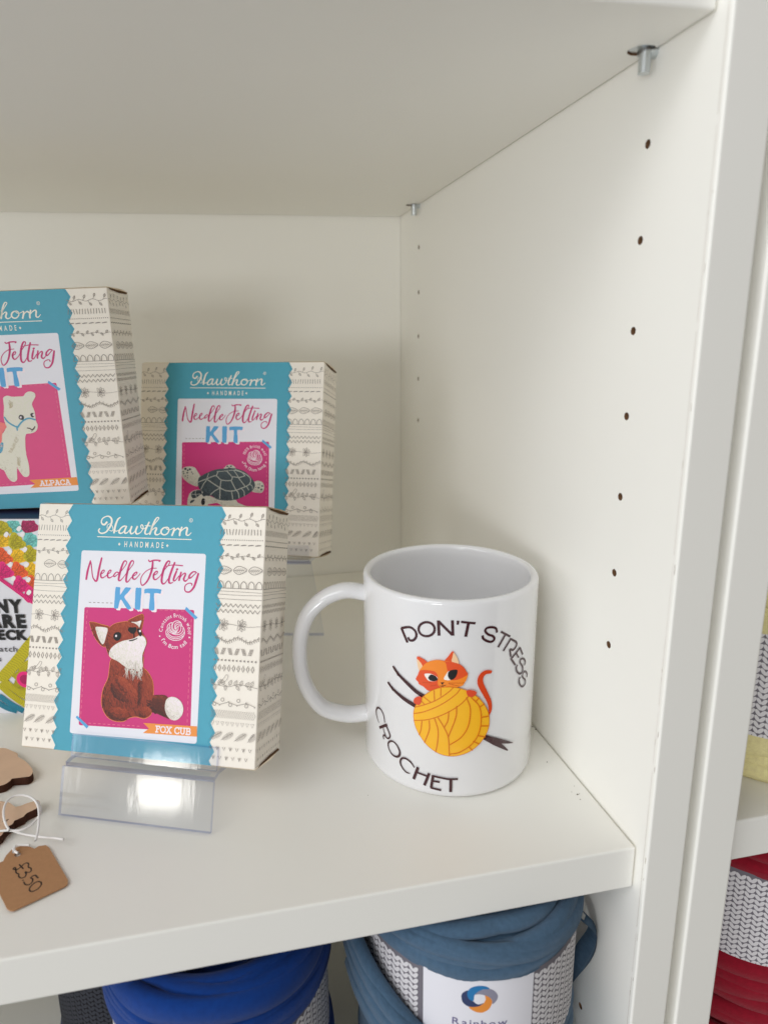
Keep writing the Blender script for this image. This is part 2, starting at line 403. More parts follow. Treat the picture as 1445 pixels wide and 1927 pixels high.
# outlines of the printing and cut-outs, millimetres on their own face
T = {"haw":[[[[36.33,104.99],[35.29,103.95],[34.07,104.14],[33.51,105.22],[34.0,106.68],[35.53,107.66],[37.2,107.83],[38.47,106.95],[38.89,105.51],[38.51,103.69],[37.44,101.86],[36.15,100.39],[34.39,99.81],[32.96,100.13],[32.36,101.13],[32.83,101.83]],[26,24,20,18,16,14,18,24,27,27,25,20,18,17,18,20]],[[[36.69,102.32],[36.83,103.66],[38.14,104.3],[39.25,103.35],[39.77,101.74],[39.3,101.0],[38.09,101.26]],[10,9,9,9,10,10,8]],[[[43.1,107.44],[41.97,106.48],[41.1,104.29],[40.62,102.12],[40.43,100.31]],[14,22,28,28,26]],[[[40.36,101.21],[41.69,100.99],[42.73,101.52]],[14,11,8]],[[[45.87,103.49],[44.83,103.22],[43.63,102.18],[42.94,100.73],[43.55,100.02],[44.91,100.42],[45.99,101.88],[46.49,103.15]],[18,18,20,22,20,14,12,12]],[[[46.56,103.26],[45.84,101.23],[46.11,100.16],[47.27,100.47],[48.37,101.75],[49.18,103.1]],[22,24,20,13,10,14]],[[[49.25,103.21],[48.67,101.29],[49.16,100.01],[50.31,100.36],[51.32,101.64],[51.99,103.27]],[24,25,20,13,11,14]],[[[52.07,103.27],[51.42,101.36],[51.9,100.01],[53.3,100.26],[54.47,101.35],[55.14,102.98],[54.6,104.14],[53.91,103.95],[54.15,102.7],[55.57,102.38],[56.68,103.37]],[24,25,20,13,11,13,14,14,12,10,8]],[[[57.9,105.43],[57.05,103.55],[56.26,101.47],[56.27,100.22],[57.18,99.92],[58.23,100.45]],[20,24,24,20,14,9]],[[[56.06,103.89],[58.67,103.77]],[11,11]],[[[58.24,100.37],[59.44,102.82],[61.21,105.35],[62.64,107.16],[62.41,107.73],[61.68,107.64],[60.76,106.31],[59.7,103.54],[58.65,100.03]],[9,9,11,13,14,16,22,26,24]],[[[59.14,101.39],[60.61,102.67],[61.56,103.01],[61.79,102.41],[61.19,100.87],[61.64,99.89],[62.91,99.95],[64.2,100.98]],[9,11,18,24,25,19,13,9]],[[[66.55,103.34],[65.23,102.95],[64.22,101.76],[64.5,100.42],[65.81,99.85],[67.23,100.41],[68.06,101.85],[67.6,103.07],[66.55,103.34],[66.87,102.53],[68.16,102.2],[69.47,102.59]],[15,20,23,22,16,16,18,17,14,11,10,9]],[[[69.47,102.59],[70.51,103.07],[70.63,102.44],[70.18,101.01],[69.73,99.77]],[9,15,22,25,24]],[[[70.18,101.01],[71.4,102.38],[72.51,102.94],[73.15,102.42]],[9,12,20,22]],[[[74.31,103.4],[73.59,101.44],[73.46,99.82]],[22,25,24]],[[[73.61,101.09],[74.82,102.46],[76.28,103.37],[77.06,103.0],[76.78,101.41],[76.78,100.18],[77.81,99.96],[79.07,101.15]],[9,11,18,23,25,20,13,9]],[[[32.02,98.19],[79.25,98.04]],[11,11]]],
"reg":[78.62,106.77],
"handbase":[[46.16,93.85],[65.82,93.7],[45.98,96.5],[43.51,95.0],[67.7,94.95]],
"needle":[[[[27.74,78.32],[28.15,81.95],[29.26,86.71]],[24,26,18]],[[[29.26,86.71],[29.86,84.88],[30.95,79.59],[32.48,77.52]],[14,13,13,18]],[[[32.48,77.52],[33.35,78.12],[33.99,82.97],[34.97,88.25]],[18,24,26,20]],[[[34.81,80.63],[36.42,81.63],[36.8,82.58],[35.89,82.55],[35.1,80.97],[35.3,79.54],[36.19,79.17],[37.67,80.04],[38.75,80.9]],[10,10,12,14,20,20,14,11,9]],[[[38.75,80.9],[39.82,81.75],[40.29,82.7],[39.39,82.67],[38.59,81.09],[38.79,79.67],[39.86,79.31],[41.51,80.3]],[9,10,12,14,20,20,14,9]],[[[44.1,81.9],[42.96,81.98],[41.8,80.6],[41.94,80.0],[42.64,80.18],[43.92,81.21]],[12,14,16,15,12,9]],[[[43.92,81.21],[46.02,83.39],[47.85,86.1],[47.54,87.22],[46.52,87.07],[45.48,84.59],[44.62,80.91],[44.38,78.55],[45.3,78.3],[46.72,79.77]],[9,9,11,13,18,24,26,22,14,9]],[[[46.72,79.77],[49.18,83.1],[51.21,86.0],[51.21,87.34],[50.31,87.39],[49.32,85.54],[48.46,81.86],[48.17,78.29],[49.1,77.84],[50.74,79.92]],[9,9,11,13,18,24,26,22,14,9]],[[[50.74,79.92],[52.88,81.21],[53.48,82.24],[52.63,82.21],[51.44,80.75],[51.58,79.43],[52.66,79.18],[54.04,80.45],[55.06,81.81]],[9,10,13,15,21,21,14,10,8]],[[[58.85,88.08],[59.55,87.49],[61.71,88.13],[64.58,88.06],[64.08,87.56]],[14,15,17,15,10]],[[[60.95,87.74],[60.88,84.72],[59.98,81.07],[58.42,78.0],[56.53,76.52],[55.65,77.69],[55.71,80.11],[57.45,82.58],[60.21,84.21],[63.05,84.55]],[20,26,24,18,14,12,11,10,10,8]],[[[61.52,81.05],[63.22,81.99],[63.63,83.01],[62.76,82.98],[61.8,81.54],[61.95,79.82],[63.04,79.38],[64.83,80.77]],[10,11,13,15,21,21,14,9]],[[[64.83,80.77],[66.83,83.72],[68.85,86.19],[69.42,87.53],[68.74,87.99],[67.75,86.96],[66.48,83.71],[65.88,79.37],[66.43,77.71],[67.63,77.96],[69.23,80.21]],[9,9,11,13,16,22,26,25,20,13,9]],[[[71.83,87.29],[70.71,84.26],[69.53,80.22],[69.65,78.32],[70.67,78.08],[71.51,78.51]],[20,25,25,22,13,9]],[[[67.8,85.56],[71.02,86.27],[75.8,86.11]],[8,11,13]],[[[72.93,83.46],[72.08,81.12],[71.75,79.43],[72.63,79.35],[74.35,81.52]],[20,24,20,12,9]],[[[73.05,84.34],[73.39,84.43]],[22,22]],[[[75.21,83.02],[74.7,80.82],[74.47,79.54]],[20,22,20]],[[[74.73,80.34],[75.84,81.97],[77.08,82.81],[77.34,82.03],[76.68,80.18],[77.34,79.21],[78.34,79.76],[79.53,81.39]],[9,10,15,20,22,18,12,9]],[[[82.32,83.48],[81.11,83.55],[79.57,82.19],[79.22,80.87],[80.08,80.82],[81.62,82.26],[82.84,83.3]],[14,15,20,22,15,10,10]],[[[83.6,82.73],[82.72,79.54],[81.82,76.74],[80.14,74.7],[78.44,74.43],[77.49,75.38],[77.63,77.28],[79.28,78.34],[80.57,78.27],[80.83,77.57]],[22,26,24,18,15,13,12,11,12,14]]],
"kit":[[[43.11,74.97],[44.36,75.14],[45.54,74.99],[45.64,71.72],[47.86,75.08],[49.37,75.22],[50.95,75.01],[49.25,72.6],[47.81,70.85],[49.85,68.41],[51.71,65.97],[50.77,65.44],[49.75,65.39],[47.8,67.71],[46.23,69.65],[45.53,68.21],[45.05,65.57],[44.07,65.45],[43.02,65.72],[43.03,69.91]],[[53.3,75.06],[54.71,75.24],[56.19,75.02],[56.19,70.49],[56.16,65.7],[54.85,65.47],[53.5,65.73],[53.36,70.37]],[[57.96,74.97],[61.68,75.28],[65.85,75.06],[65.96,74.11],[65.68,73.06],[62.7,73.17],[63.05,69.2],[63.19,65.71],[61.89,65.41],[60.56,65.74],[60.55,69.09],[60.51,73.0],[57.97,72.89],[57.73,73.76]]],
"kitsh":[1.17,-0.71],
"card":[[24.03,91.37],[86.44,92.05],[87.07,8.91],[24.91,7.74]],
"pink":[[27.6,65.03],[82.49,66.82],[83.98,14.4],[29.19,11.68]],
"ribbon":[[61.15,15.51],[86.88,16.1],[87.14,11.72],[61.23,11.1],[64.0,13.26]],
"ribtext":[[67.45,11.95],[83.96,12.51],[67.27,14.61]],
"tapes":[[[78.65,67.82],[84.47,63.33],[83.33,62.38],[78.07,66.49]],[[27.89,16.09],[34.1,11.88],[33.25,10.7],[27.25,15.22]]],
"badge":[[74.02,56.67],[73.64,62.84],[73.54,64.46]],
"yarnicon":[[[70.33,57.65],[69.59,56.43],[69.87,54.68],[71.16,53.43],[72.81,52.79],[74.75,52.72],[76.96,53.32],[78.3,55.0],[78.59,56.77],[77.93,58.5],[76.91,59.32]],[[72.82,60.41],[71.38,60.22],[70.3,59.27],[70.07,57.79],[70.8,56.5],[72.63,55.72],[74.08,55.8],[74.67,56.56]],[[72.82,60.41],[73.59,61.07],[74.86,61.4],[76.18,60.9],[76.96,59.91],[76.99,59.33],[75.95,59.27],[74.87,58.63],[74.44,57.72],[74.67,56.56]],[[72.82,60.41],[72.52,58.8],[73.17,57.36],[74.67,56.63]],[[72.36,59.97],[71.97,58.48],[72.87,57.05],[74.53,56.26]],[[71.09,59.61],[71.37,57.86],[72.58,56.45],[74.22,56.02]],[[70.68,58.41],[71.26,56.97],[73.26,55.97]],[[73.79,57.84],[73.67,59.74],[74.9,60.69],[76.5,60.77]],[[74.12,57.71],[74.19,59.18],[75.27,59.97],[76.88,59.91]],[[75.36,58.51],[75.4,57.78],[74.82,56.72]],[[76.61,59.01],[76.7,57.55],[75.81,56.33],[74.24,55.8]],[[77.71,58.19],[77.7,57.02],[76.5,55.63],[74.59,55.24],[72.64,55.57]],[[70.25,56.32],[71.39,54.91],[73.37,54.14],[75.93,54.43],[77.79,55.56],[78.36,56.61]],[[70.06,55.43],[71.45,54.03],[73.74,53.43],[76.29,53.79],[77.99,54.84]]],
"badgedots":[[66.66,54.14],[80.98,54.35]],
"fox":{"body":[[43.23,42.35],[42.67,37.36],[42.25,33.62],[40.27,28.95],[39.71,23.99],[40.7,19.97],[43.51,16.52],[47.29,15.19],[51.4,15.45],[54.02,17.15],[57.6,17.96],[61.25,17.45],[64.28,19.18],[65.02,21.65],[64.62,24.23],[65.12,28.3],[64.43,33.92],[61.67,38.0],[59.26,40.08],[58.81,45.37],[52.15,43.73],[46.64,43.39]],
"tail":[[61.1,26.39],[64.17,27.63],[67.72,28.29],[71.76,27.98],[74.25,23.76],[73.7,18.52],[71.92,18.58],[67.37,20.02],[62.79,21.27]],
"tip":[[71.16,23.52],[71.64,26.37],[73.56,27.79],[76.22,27.71],[78.75,26.1],[80.02,23.4],[79.54,20.38],[77.26,18.09],[74.62,18.0],[72.52,19.63],[71.51,21.55]],
"head":[[41.49,56.59],[43.7,58.29],[47.35,59.4],[51.03,59.79],[54.78,58.82],[56.85,56.78],[58.3,54.38],[59.77,52.82],[60.36,50.79],[59.19,47.85],[58.81,45.37],[52.35,40.86],[44.85,42.45],[42.18,43.94],[40.93,46.35],[39.96,48.79],[39.94,52.12],[40.69,54.67]],
"earl":[[31.07,58.35],[31.91,58.56],[33.81,58.49],[37.18,57.74],[41.73,56.52],[40.88,52.17],[40.22,48.39],[38.37,48.07],[34.86,51.0],[32.42,55.06]],
"earr":[[50.57,59.68],[53.2,61.69],[57.0,63.41],[57.8,63.04],[58.1,62.01],[57.76,58.89],[56.7,56.36]],
"earli":[[34.36,56.34],[35.84,56.71],[38.67,56.65],[40.59,56.0],[40.11,52.97],[38.87,48.94],[36.76,50.69],[35.1,53.95]],
"earri":[[52.05,59.64],[54.71,59.9],[57.18,60.64],[56.85,58.85],[56.35,57.37],[55.27,58.35]],
"white":[[42.17,44.15],[42.67,46.87],[44.84,49.07],[48.41,50.94],[51.59,51.74],[53.85,52.4],[56.95,53.98],[59.29,53.2],[60.36,50.79],[59.63,48.08],[58.81,45.37],[58.84,42.91],[59.35,40.09],[57.77,38.55],[56.68,37.87],[55.25,38.8],[52.5,38.82],[50.61,39.52],[46.76,41.74],[43.9,42.8]],
"sh1":[[43.92,32.91],[46.2,30.2],[48.65,28.33],[52.95,25.79],[54.23,23.85],[50.82,23.59],[46.56,25.31],[44.05,27.99]],
"sh2":[[61.6,25.62],[65.13,26.77],[71.42,26.35],[70.94,23.51],[72.27,20.01],[70.06,19.83],[65.52,20.88],[62.21,23.24]],
"sh3":[[57.44,33.43],[59.17,34.77],[59.81,28.72],[59.09,22.6],[57.74,22.5],[57.77,28.58]],
"arm":[[44.38,36.23],[50.03,34.76],[54.35,32.0],[57.29,28.95],[57.46,26.53],[55.25,25.55],[51.5,26.9],[47.09,30.67]],
"paw":[[60.89,22.74],[63.13,22.91],[64.94,21.44],[64.28,19.18],[61.68,17.76],[58.49,18.11],[59.2,20.99]],
"haunch":[[43.64,21.01],[48.2,21.77],[52.84,20.91],[54.37,18.6],[53.18,16.07],[48.67,15.22],[44.95,15.82],[42.5,17.66]],
"nose":[[51.01,56.8],[51.89,57.34],[53.27,57.33],[54.41,57.56],[55.13,57.1],[54.97,56.06],[54.15,54.65],[52.78,54.57],[51.58,55.26],[50.93,55.84]],
"eyel":[[43.76,52.96],[44.45,54.37],[46.28,54.89],[47.49,54.2],[47.59,52.76],[46.98,51.48],[45.64,50.86],[44.28,51.53]],
"eyer":[[55.39,56.7],[56.52,56.97],[57.77,55.38],[57.78,53.94],[56.98,53.57],[56.08,54.67]]},"foxs":[[[[53.9,54.97],[54.15,52.71]],[12,12]],[[[51.86,51.26],[53.67,51.65],[55.68,52.5]],[10,13,9]]],
"foxg":[[45.15,53.08],[56.91,55.87]],
"turtle":{"flipl":[[28.33,48.58],[29.64,50.09],[32.78,50.8],[36.4,50.26],[38.26,47.99],[40.38,44.68],[39.6,40.87],[38.1,38.93],[33.09,40.68],[29.39,43.53],[28.32,46.04]],
"flipr":[[73.3,41.85],[74.14,42.7],[76.72,43.4],[79.34,42.44],[80.51,39.59],[79.52,36.87],[77.38,36.27],[72.58,37.28]],
"flipb":[[55.74,50.94],[56.8,52.01],[58.99,52.48],[61.21,51.7],[62.15,49.85],[55.11,49.67]],
"under":[[45.41,33.91],[49.46,32.36],[55.69,31.32],[62.71,31.97],[64.53,29.95],[71.59,27.3],[76.88,24.59],[76.99,21.29],[60.44,20.64],[55.37,27.55],[51.33,29.5],[46.02,28.47]],
"head":[[32.84,27.16],[32.44,29.69],[32.9,32.24],[33.95,34.8],[36.82,36.58],[40.85,36.91],[44.01,35.96],[46.77,33.11],[47.1,29.77],[45.59,28.04],[45.02,25.08],[41.72,23.27],[35.88,23.48]],
"shell":[[38.75,40.85],[39.08,43.38],[40.15,44.88],[44.54,47.31],[48.94,49.1],[52.46,49.81],[55.98,50.11],[59.49,50.53],[62.57,50.27],[67.86,48.75],[71.88,45.54],[74.37,42.3],[74.67,39.82],[72.59,36.86],[68.76,34.25],[63.16,31.78],[56.59,30.93],[51.26,31.59],[47.65,33.56],[44.07,33.86],[41.77,35.89],[39.46,38.34]],
"cap":[[34.65,33.98],[35.72,35.7],[37.72,36.52],[40.85,36.7],[41.59,34.63],[40.49,33.96],[39.18,32.86],[38.31,32.2],[35.62,31.69]],
"brow":[[41.59,34.63],[44.01,35.96],[46.53,33.53],[44.09,33.45],[42.76,32.98]],
"snout":[[34.55,30.18],[37.0,30.9],[36.36,29.61],[34.37,28.49]],
"eye":[[41.29,29.78],[41.69,31.47],[42.79,31.93],[43.71,31.12],[43.85,29.66],[43.14,27.95],[42.03,27.83],[41.37,28.73]]},"turtlel":[[[[39.14,41.49],[41.12,42.39],[44.22,43.53],[47.29,44.87],[50.38,45.58],[53.55,43.16],[59.73,43.12],[60.76,45.24],[64.49,44.92],[68.38,46.07]],[14,14,14,14,14,14,14,14,14,14]],[[[44.22,43.53],[47.85,41.32],[52.81,38.54],[57.28,36.8],[62.55,37.17],[66.44,38.75],[69.02,39.74],[71.57,41.6],[71.69,44.7],[68.34,47.31],[62.15,49.64]],[16,16,16,16,16,16,16,16,16,16,16]],[[[50.38,45.58],[51.0,47.06],[51.41,48.12]],[13,13,13]],[[[44.64,44.38],[45.45,46.91]],[11,11]],[[[53.55,43.16],[53.2,40.43],[53.04,38.34],[53.02,32.06]],[16,16,16,16]],[[[59.73,43.12],[61.35,40.26],[62.97,37.6],[64.56,35.78],[65.09,32.88]],[15,15,15,15,15]],[[[60.32,45.22],[58.28,47.25],[56.69,48.67]],[12,12,12]],[[[64.27,44.92],[66.32,42.48],[68.58,39.85]],[13,13,13]],[[[64.49,44.92],[62.66,47.37],[61.3,49.0]],[11,11,11]],[[[68.38,46.07],[66.58,47.88]],[10,10]],[[[44.24,42.69],[42.52,40.54],[41.05,37.55]],[13,13,13]],[[[52.82,38.33],[49.77,36.56],[47.18,34.38]],[14,14,14]],[[[60.14,36.89],[60.65,34.82],[61.18,31.92]],[13,13,13]],[[[66.22,38.53],[68.03,36.72],[68.32,34.24]],[11,11,11]],[[[69.45,39.87],[71.05,37.64]],[11,11]],[[[50.74,48.1],[56.69,48.67],[61.29,49.2],[65.7,48.28]],[9,9,9,9]],[[[35.1,34.0],[37.8,34.08],[40.48,34.38]],[8,8,8]],[[[37.73,36.4],[37.34,34.49],[38.3,32.41]],[8,8,8]],[[[71.14,41.38],[72.92,40.19],[73.41,38.54]],[10,10,10]]],
"turtlesp":[[30.57,49.27,24],[33.51,49.13,20],[32.17,48.46,17],[29.53,46.5,14],[31.91,46.98,16],[34.68,47.47,12],[35.3,46.44,11],[30.61,44.96,12],[32.23,45.22,10],[32.09,43.9,11],[29.26,47.67,12],[76.78,41.46,9],[77.77,41.65,9],[79.32,40.38,16],[77.06,39.28,18],[78.82,38.3,17],[75.33,39.35,9],[77.67,40.74,7],[57.26,51.39,16],[59.46,51.53,16],[58.4,50.38,18]],
"alpaca":{"body":[[53.54,59.15],[54.19,60.23],[55.55,60.81],[56.82,60.7],[58.67,60.22],[62.19,60.25],[64.44,60.32],[65.42,61.55],[66.98,62.44],[68.6,62.54],[70.26,61.84],[70.74,60.72],[70.38,59.31],[68.32,56.05],[69.1,52.51],[69.23,49.95],[69.19,47.38],[69.79,44.78],[69.18,42.7],[67.85,41.29],[65.48,40.57],[62.83,40.19],[61.91,35.99],[61.46,29.45],[62.05,24.48],[61.84,19.51],[60.9,17.54],[59.22,17.27],[58.01,17.99],[56.43,20.71],[55.42,22.74],[54.8,16.77],[53.81,15.14],[52.44,14.79],[50.77,15.76],[49.46,17.98],[48.44,21.02],[46.8,22.08],[44.17,24.17],[40.6,22.31],[37.45,23.1],[37.81,33.63],[40.45,40.06],[45.48,41.17],[49.94,40.67],[52.78,44.45],[52.38,49.3],[53.4,55.02]],
"blanket":[[43.86,47.37],[51.83,46.75],[52.92,45.42],[53.05,44.12],[50.52,41.3],[49.3,36.47],[46.62,35.92],[42.2,36.74]],
"fringe":[[42.79,36.39],[49.3,36.47],[50.08,35.13],[48.09,30.62],[41.93,30.85]],
"earin":[[56.2,58.73],[58.93,57.68],[58.03,54.85],[56.29,53.95]],
"eyel":[[60.34,49.32],[60.92,50.42],[61.91,50.61],[62.96,50.02],[63.09,48.73],[62.33,47.9],[61.22,48.07],[60.49,48.61]],
"eyer":[[66.73,50.52],[67.32,51.3],[68.29,51.26],[68.73,50.29],[68.24,49.09],[67.19,49.22]],
"shade":[[57.35,40.39],[59.24,40.0],[58.35,36.12],[53.56,30.08],[51.8,31.46],[55.77,36.22]],
"shade2":[[56.28,28.66],[58.46,27.92],[57.42,23.0],[55.84,23.39]]},"alpacas":[[[[52.91,49.6],[53.9,47.63],[55.88,45.79],[58.56,44.23]],[26,26,26,26]],[[[58.84,43.9],[61.14,46.4],[63.3,47.92],[65.98,48.63],[68.91,47.71]],[30,28,28,26,24]],[[[58.61,44.56],[58.65,42.61]],[24,24]],[[[64.12,43.54],[65.53,43.16],[66.56,42.48],[67.64,43.24],[68.26,44.19]],[16,20,22,22,14]],[[[66.58,42.64],[66.26,41.52]],[10,8]]],
"alpacag":[[61.46,49.28],[68.37,50.24]],
"edgeL":[[18.25,108.31],[15.93,104.96],[18.23,93.21],[16.29,89.06],[18.17,69.71],[15.44,65.7],[17.68,45.85],[14.99,41.6],[18.11,14.95],[15.41,18.4]],
"edgeR":[[95.53,108.81],[93.5,104.73],[95.22,102.28],[93.27,96.97],[95.38,93.32],[93.03,89.24]],
"rows":[107.44,101.89,98.33,96.06,90.86,84.77,77.02,75.5,74.18,72.07,69.36,66.96,60.67,55.3,49.35,45.51,42.14,35.19,27.29,22.45,18.27,13.05,7.57,3.84],
"mugtext":[[[[-35.18,80.36],[-32.07,74.21]],[24,24],0],[[[-35.18,80.26],[-31.08,81.69],[-28.56,80.57],[-27.88,78.32],[-29.12,76.15],[-30.97,75.64],[-31.82,76.88]],[22,22,22,22,22,22,22],0],[[[-19.91,82.64],[-20.02,81.8],[-20.35,80.99],[-20.89,80.26],[-21.59,79.66],[-22.43,79.22],[-23.33,78.98],[-24.24,78.95],[-25.1,79.13],[-25.84,79.51],[-26.42,80.08],[-26.78,80.79],[-26.91,81.6],[-26.79,82.45],[-26.44,83.29],[-25.87,84.06],[-25.13,84.69],[-24.28,85.14],[-23.38,85.38],[-22.48,85.4],[-21.64,85.19],[-20.93,84.77],[-20.38,84.18],[-20.03,83.45],[-19.91,82.64]],[21,21,21,21,21,21,21,21,21,21,21,21,21,21,21,21,21,21,21,21,21,21,21,21,21],0],[[[-18.05,79.87],[-18.43,86.76]],[24,24],0],[[[-18.43,86.52],[-12.47,80.5]],[22,22],0],[[[-12.62,87.2],[-12.3,80.27]],[23,23],0],[[[-10.24,87.05],[-10.46,85.2]],[24,17],0],[[[-9.03,86.54],[-2.92,85.63]],[20,20],0],[[[-5.91,86.04],[-6.99,79.74]],[24,24],0],[[[7.03,80.08],[6.44,82.12],[4.19,83.05],[2.04,82.89],[1.48,81.55],[2.85,79.96],[5.07,78.82],[5.86,77.36],[4.56,76.35],[2.47,76.95],[0.64,78.37],[0.27,79.82]],[20,20,20,20,20,20,20,20,20,20,20,20],0],[[[8.94,80.18],[14.16,76.69]],[18,18],0],[[[11.52,78.48],[7.8,73.18]],[20,20],0],[[[14.69,75.78],[10.58,70.85]],[18,18],0],[[[14.71,75.39],[18.06,72.99],[18.3,71.22],[16.39,69.85],[14.34,70.77]],[18,18,18,18,18],0],[[[14.22,70.8],[15.02,66.98]],[17,17],0],[[[20.99,69.63],[15.2,65.95]],[19,19],0],[[[20.76,69.6],[23.27,65.39]],[17,17],0],[[[18.16,67.9],[20.25,64.95]],[16,16],0],[[[15.06,66.19],[18.02,62.14]],[17,17],0],[[[25.04,59.48],[25.74,60.97],[24.04,63.12],[21.86,63.61],[21.5,62.05],[23.46,59.58],[23.64,57.26],[21.64,56.65],[19.42,58.55],[18.79,60.75],[19.58,61.72]],[17,17,17,17,17,17,17,17,17,17,17],0],[[[28.02,52.43],[28.06,54.2],[25.97,56.19],[24.17,55.89],[24.05,54.07],[26.34,51.87],[26.53,49.75],[23.98,49.43],[21.75,51.68],[21.27,54.13],[22.16,54.9]],[16,16,16,16,16,16,16,16,16,16,16],0],[[[-49.32,27.97],[-51.03,29.85],[-51.83,32.9],[-50.42,35.34],[-48.15,35.7],[-45.98,33.9],[-45.13,30.21]],[8,12,18,26,20,16,12],1],[[[-49.06,25.61],[-43.63,29.9]],[34,34],1],[[[-44.23,29.24],[-42.69,27.12],[-41.67,25.01],[-42.57,23.37],[-43.94,23.01],[-45.3,24.72],[-46.22,26.94]],[24,22,20,22,18,14,12],1],[[[-43.94,23.01],[-45.73,23.54],[-46.28,22.38],[-45.76,21.34]],[16,20,18,16],1],[[[-41.68,22.34],[-42.89,20.54],[-42.43,18.07],[-40.44,16.03],[-37.81,16.0],[-36.22,17.45],[-36.14,19.77],[-37.7,22.14],[-39.86,23.02],[-41.68,22.34]],[26,20,16,20,28,30,24,20,20,26],1],[[[-28.45,14.02],[-30.34,16.22],[-32.98,17.16],[-35.05,16.23],[-35.74,13.84],[-34.54,11.66],[-32.59,10.22],[-30.63,10.24]],[12,22,26,26,24,20,20,10],1],[[[-26.75,14.73],[-28.86,7.99]],[36,36],1],[[[-21.61,13.0],[-23.76,6.28]],[34,34],1],[[[-27.09,11.99],[-22.1,11.31]],[24,24],1],[[[-19.84,12.42],[-20.71,5.82]],[32,32],1],[[[-20.2,12.05],[-16.0,11.62],[-13.4,11.32],[-9.0,11.48]],[26,26,26,26],1],[[[-20.25,9.44],[-16.89,9.44]],[26,26],1],[[[-21.05,5.86],[-16.18,5.34]],[26,26],1],[[[-12.05,11.4],[-12.07,4.73]],[36,36],1]],
"cat":{"hooks":[[3.21,32.37],[8.36,29.74],[15.06,26.01],[18.97,23.49],[15.13,24.63],[11.11,26.06],[13.43,23.59],[15.48,21.14],[14.71,21.14],[6.98,26.52],[1.9,30.48]],
"earl":[[-27.52,68.35],[-26.87,69.03],[-25.78,68.93],[-22.79,67.22],[-24.04,64.53],[-26.18,62.31]],
"earli":[[-27.3,67.95],[-24.9,65.19],[-26.4,62.71],[-27.16,65.72]],
"earr":[[-15.83,68.06],[-14.26,70.6],[-12.7,73.1],[-12.1,73.21],[-11.28,72.04],[-10.23,69.85],[-9.7,66.96],[-12.61,67.57]],
"earri":[[-11.89,72.69],[-10.86,71.39],[-10.03,69.63],[-9.79,67.41],[-12.54,68.47],[-12.34,70.69]],
"head":[[-27.92,58.27],[-27.05,60.3],[-26.4,62.26],[-25.32,64.29],[-22.79,67.22],[-19.09,68.85],[-15.44,68.75],[-12.62,68.46],[-9.38,67.41],[-7.32,65.59],[-7.19,65.28],[-6.47,64.0],[-5.74,62.72],[-6.18,60.41],[-6.97,58.86],[-7.97,57.31],[-10.8,56.41],[-17.29,55.1],[-21.84,53.79],[-24.4,55.38],[-26.36,56.11],[-26.81,57.16]],
"pr":[[-17.87,68.9],[-15.23,68.54],[-12.62,68.46],[-9.38,67.41],[-7.32,65.59],[-6.47,64.0],[-5.74,62.72],[-6.83,61.78],[-9.25,60.48],[-12.48,59.97],[-13.94,62.6],[-14.68,66.13],[-15.43,68.22]],
"pl":[[-27.92,58.27],[-27.05,60.3],[-26.18,62.53],[-24.46,63.33],[-21.51,63.6],[-19.23,63.15],[-18.18,60.89],[-18.35,57.7],[-17.3,55.55],[-21.84,53.79],[-24.4,55.38],[-26.36,56.11],[-26.81,57.16]],
"eyelw":[[-24.02,61.37],[-22.54,61.99],[-20.66,61.92],[-18.38,60.64],[-18.98,58.99],[-21.88,58.57],[-23.16,59.71]],
"eyel":[[-22.23,60.55],[-21.08,61.77],[-19.21,61.22],[-18.25,59.75],[-19.6,58.82],[-21.26,58.8],[-22.18,59.52]],
"eyerw":[[-15.73,60.23],[-14.95,62.31],[-13.56,64.19],[-12.11,61.78],[-12.69,60.32],[-13.9,59.81]],
"eyer":[[-14.14,62.81],[-13.16,64.43],[-10.35,64.87],[-10.42,62.49],[-11.48,60.63],[-12.81,60.05],[-13.79,61.03]],
"nose":[[-17.13,58.52],[-15.5,58.75],[-16.3,57.56]],
"ball":[[-16.9,56.14],[-13.24,56.69],[-9.17,56.19],[-5.02,54.47],[-0.68,50.88],[3.04,45.26],[4.36,39.89],[3.83,34.84],[1.23,30.12],[-2.65,26.39],[-7.3,24.09],[-12.72,23.21],[-17.76,24.23],[-22.47,27.23],[-26.01,31.65],[-28.06,35.86],[-28.76,40.87],[-28.1,44.81],[-25.67,49.12],[-22.26,53.03],[-19.35,55.08]],
"pawr":[[-6.35,54.9],[-5.04,55.47],[-2.5,54.73],[-1.95,53.4],[-3.7,52.01],[-5.6,52.59]],
"pawl":[[-28.7,47.92],[-27.89,49.52],[-25.68,50.74],[-24.97,49.27],[-26.0,46.49],[-28.1,46.58]]},"cats":[[[[4.31,62.51],[1.83,62.56],[0.0,60.78],[-0.09,57.63],[2.13,52.77],[4.23,48.27],[4.82,44.45],[4.17,41.7]],[34,44,54,60,54,46,36,14],
"tail"],[[[-39.3,60.65],[-36.63,58.11],[-31.59,54.79],[-27.9,52.3],[-24.59,50.83]],[22,26,34,36,38],
"hook"],[[[-36.79,57.36],[-37.58,58.72]],[10,14],
"hook"],[[[-42.36,51.71],[-39.53,49.68],[-33.52,46.97],[-27.87,45.1]],[22,26,36,40],
"hook"],[[[-39.7,48.95],[-40.49,50.17]],[10,14],
"hook"],[[[-16.3,57.69],[-16.29,56.97]],[5,5],
"blk"],[[[-17.4,56.9],[-16.29,56.88],[-14.96,57.48]],[5,6,5],
"blk"],[[[-24.85,57.35],[-21.04,57.88]],[3,4],
"wh"],[[[-13.68,58.56],[-7.18,58.73]],[4,3],
"wh"],[[[-13.67,58.2],[-9.19,57.1]],[4,3],
"wh"],[[[-21.44,56.27],[-18.75,57.2]],[3,4],
"wh"],[[[-28.67,41.36],[-23.46,43.78],[-16.39,48.33],[-10.75,53.23],[-8.84,56.05]],[11,11,11,11,11],
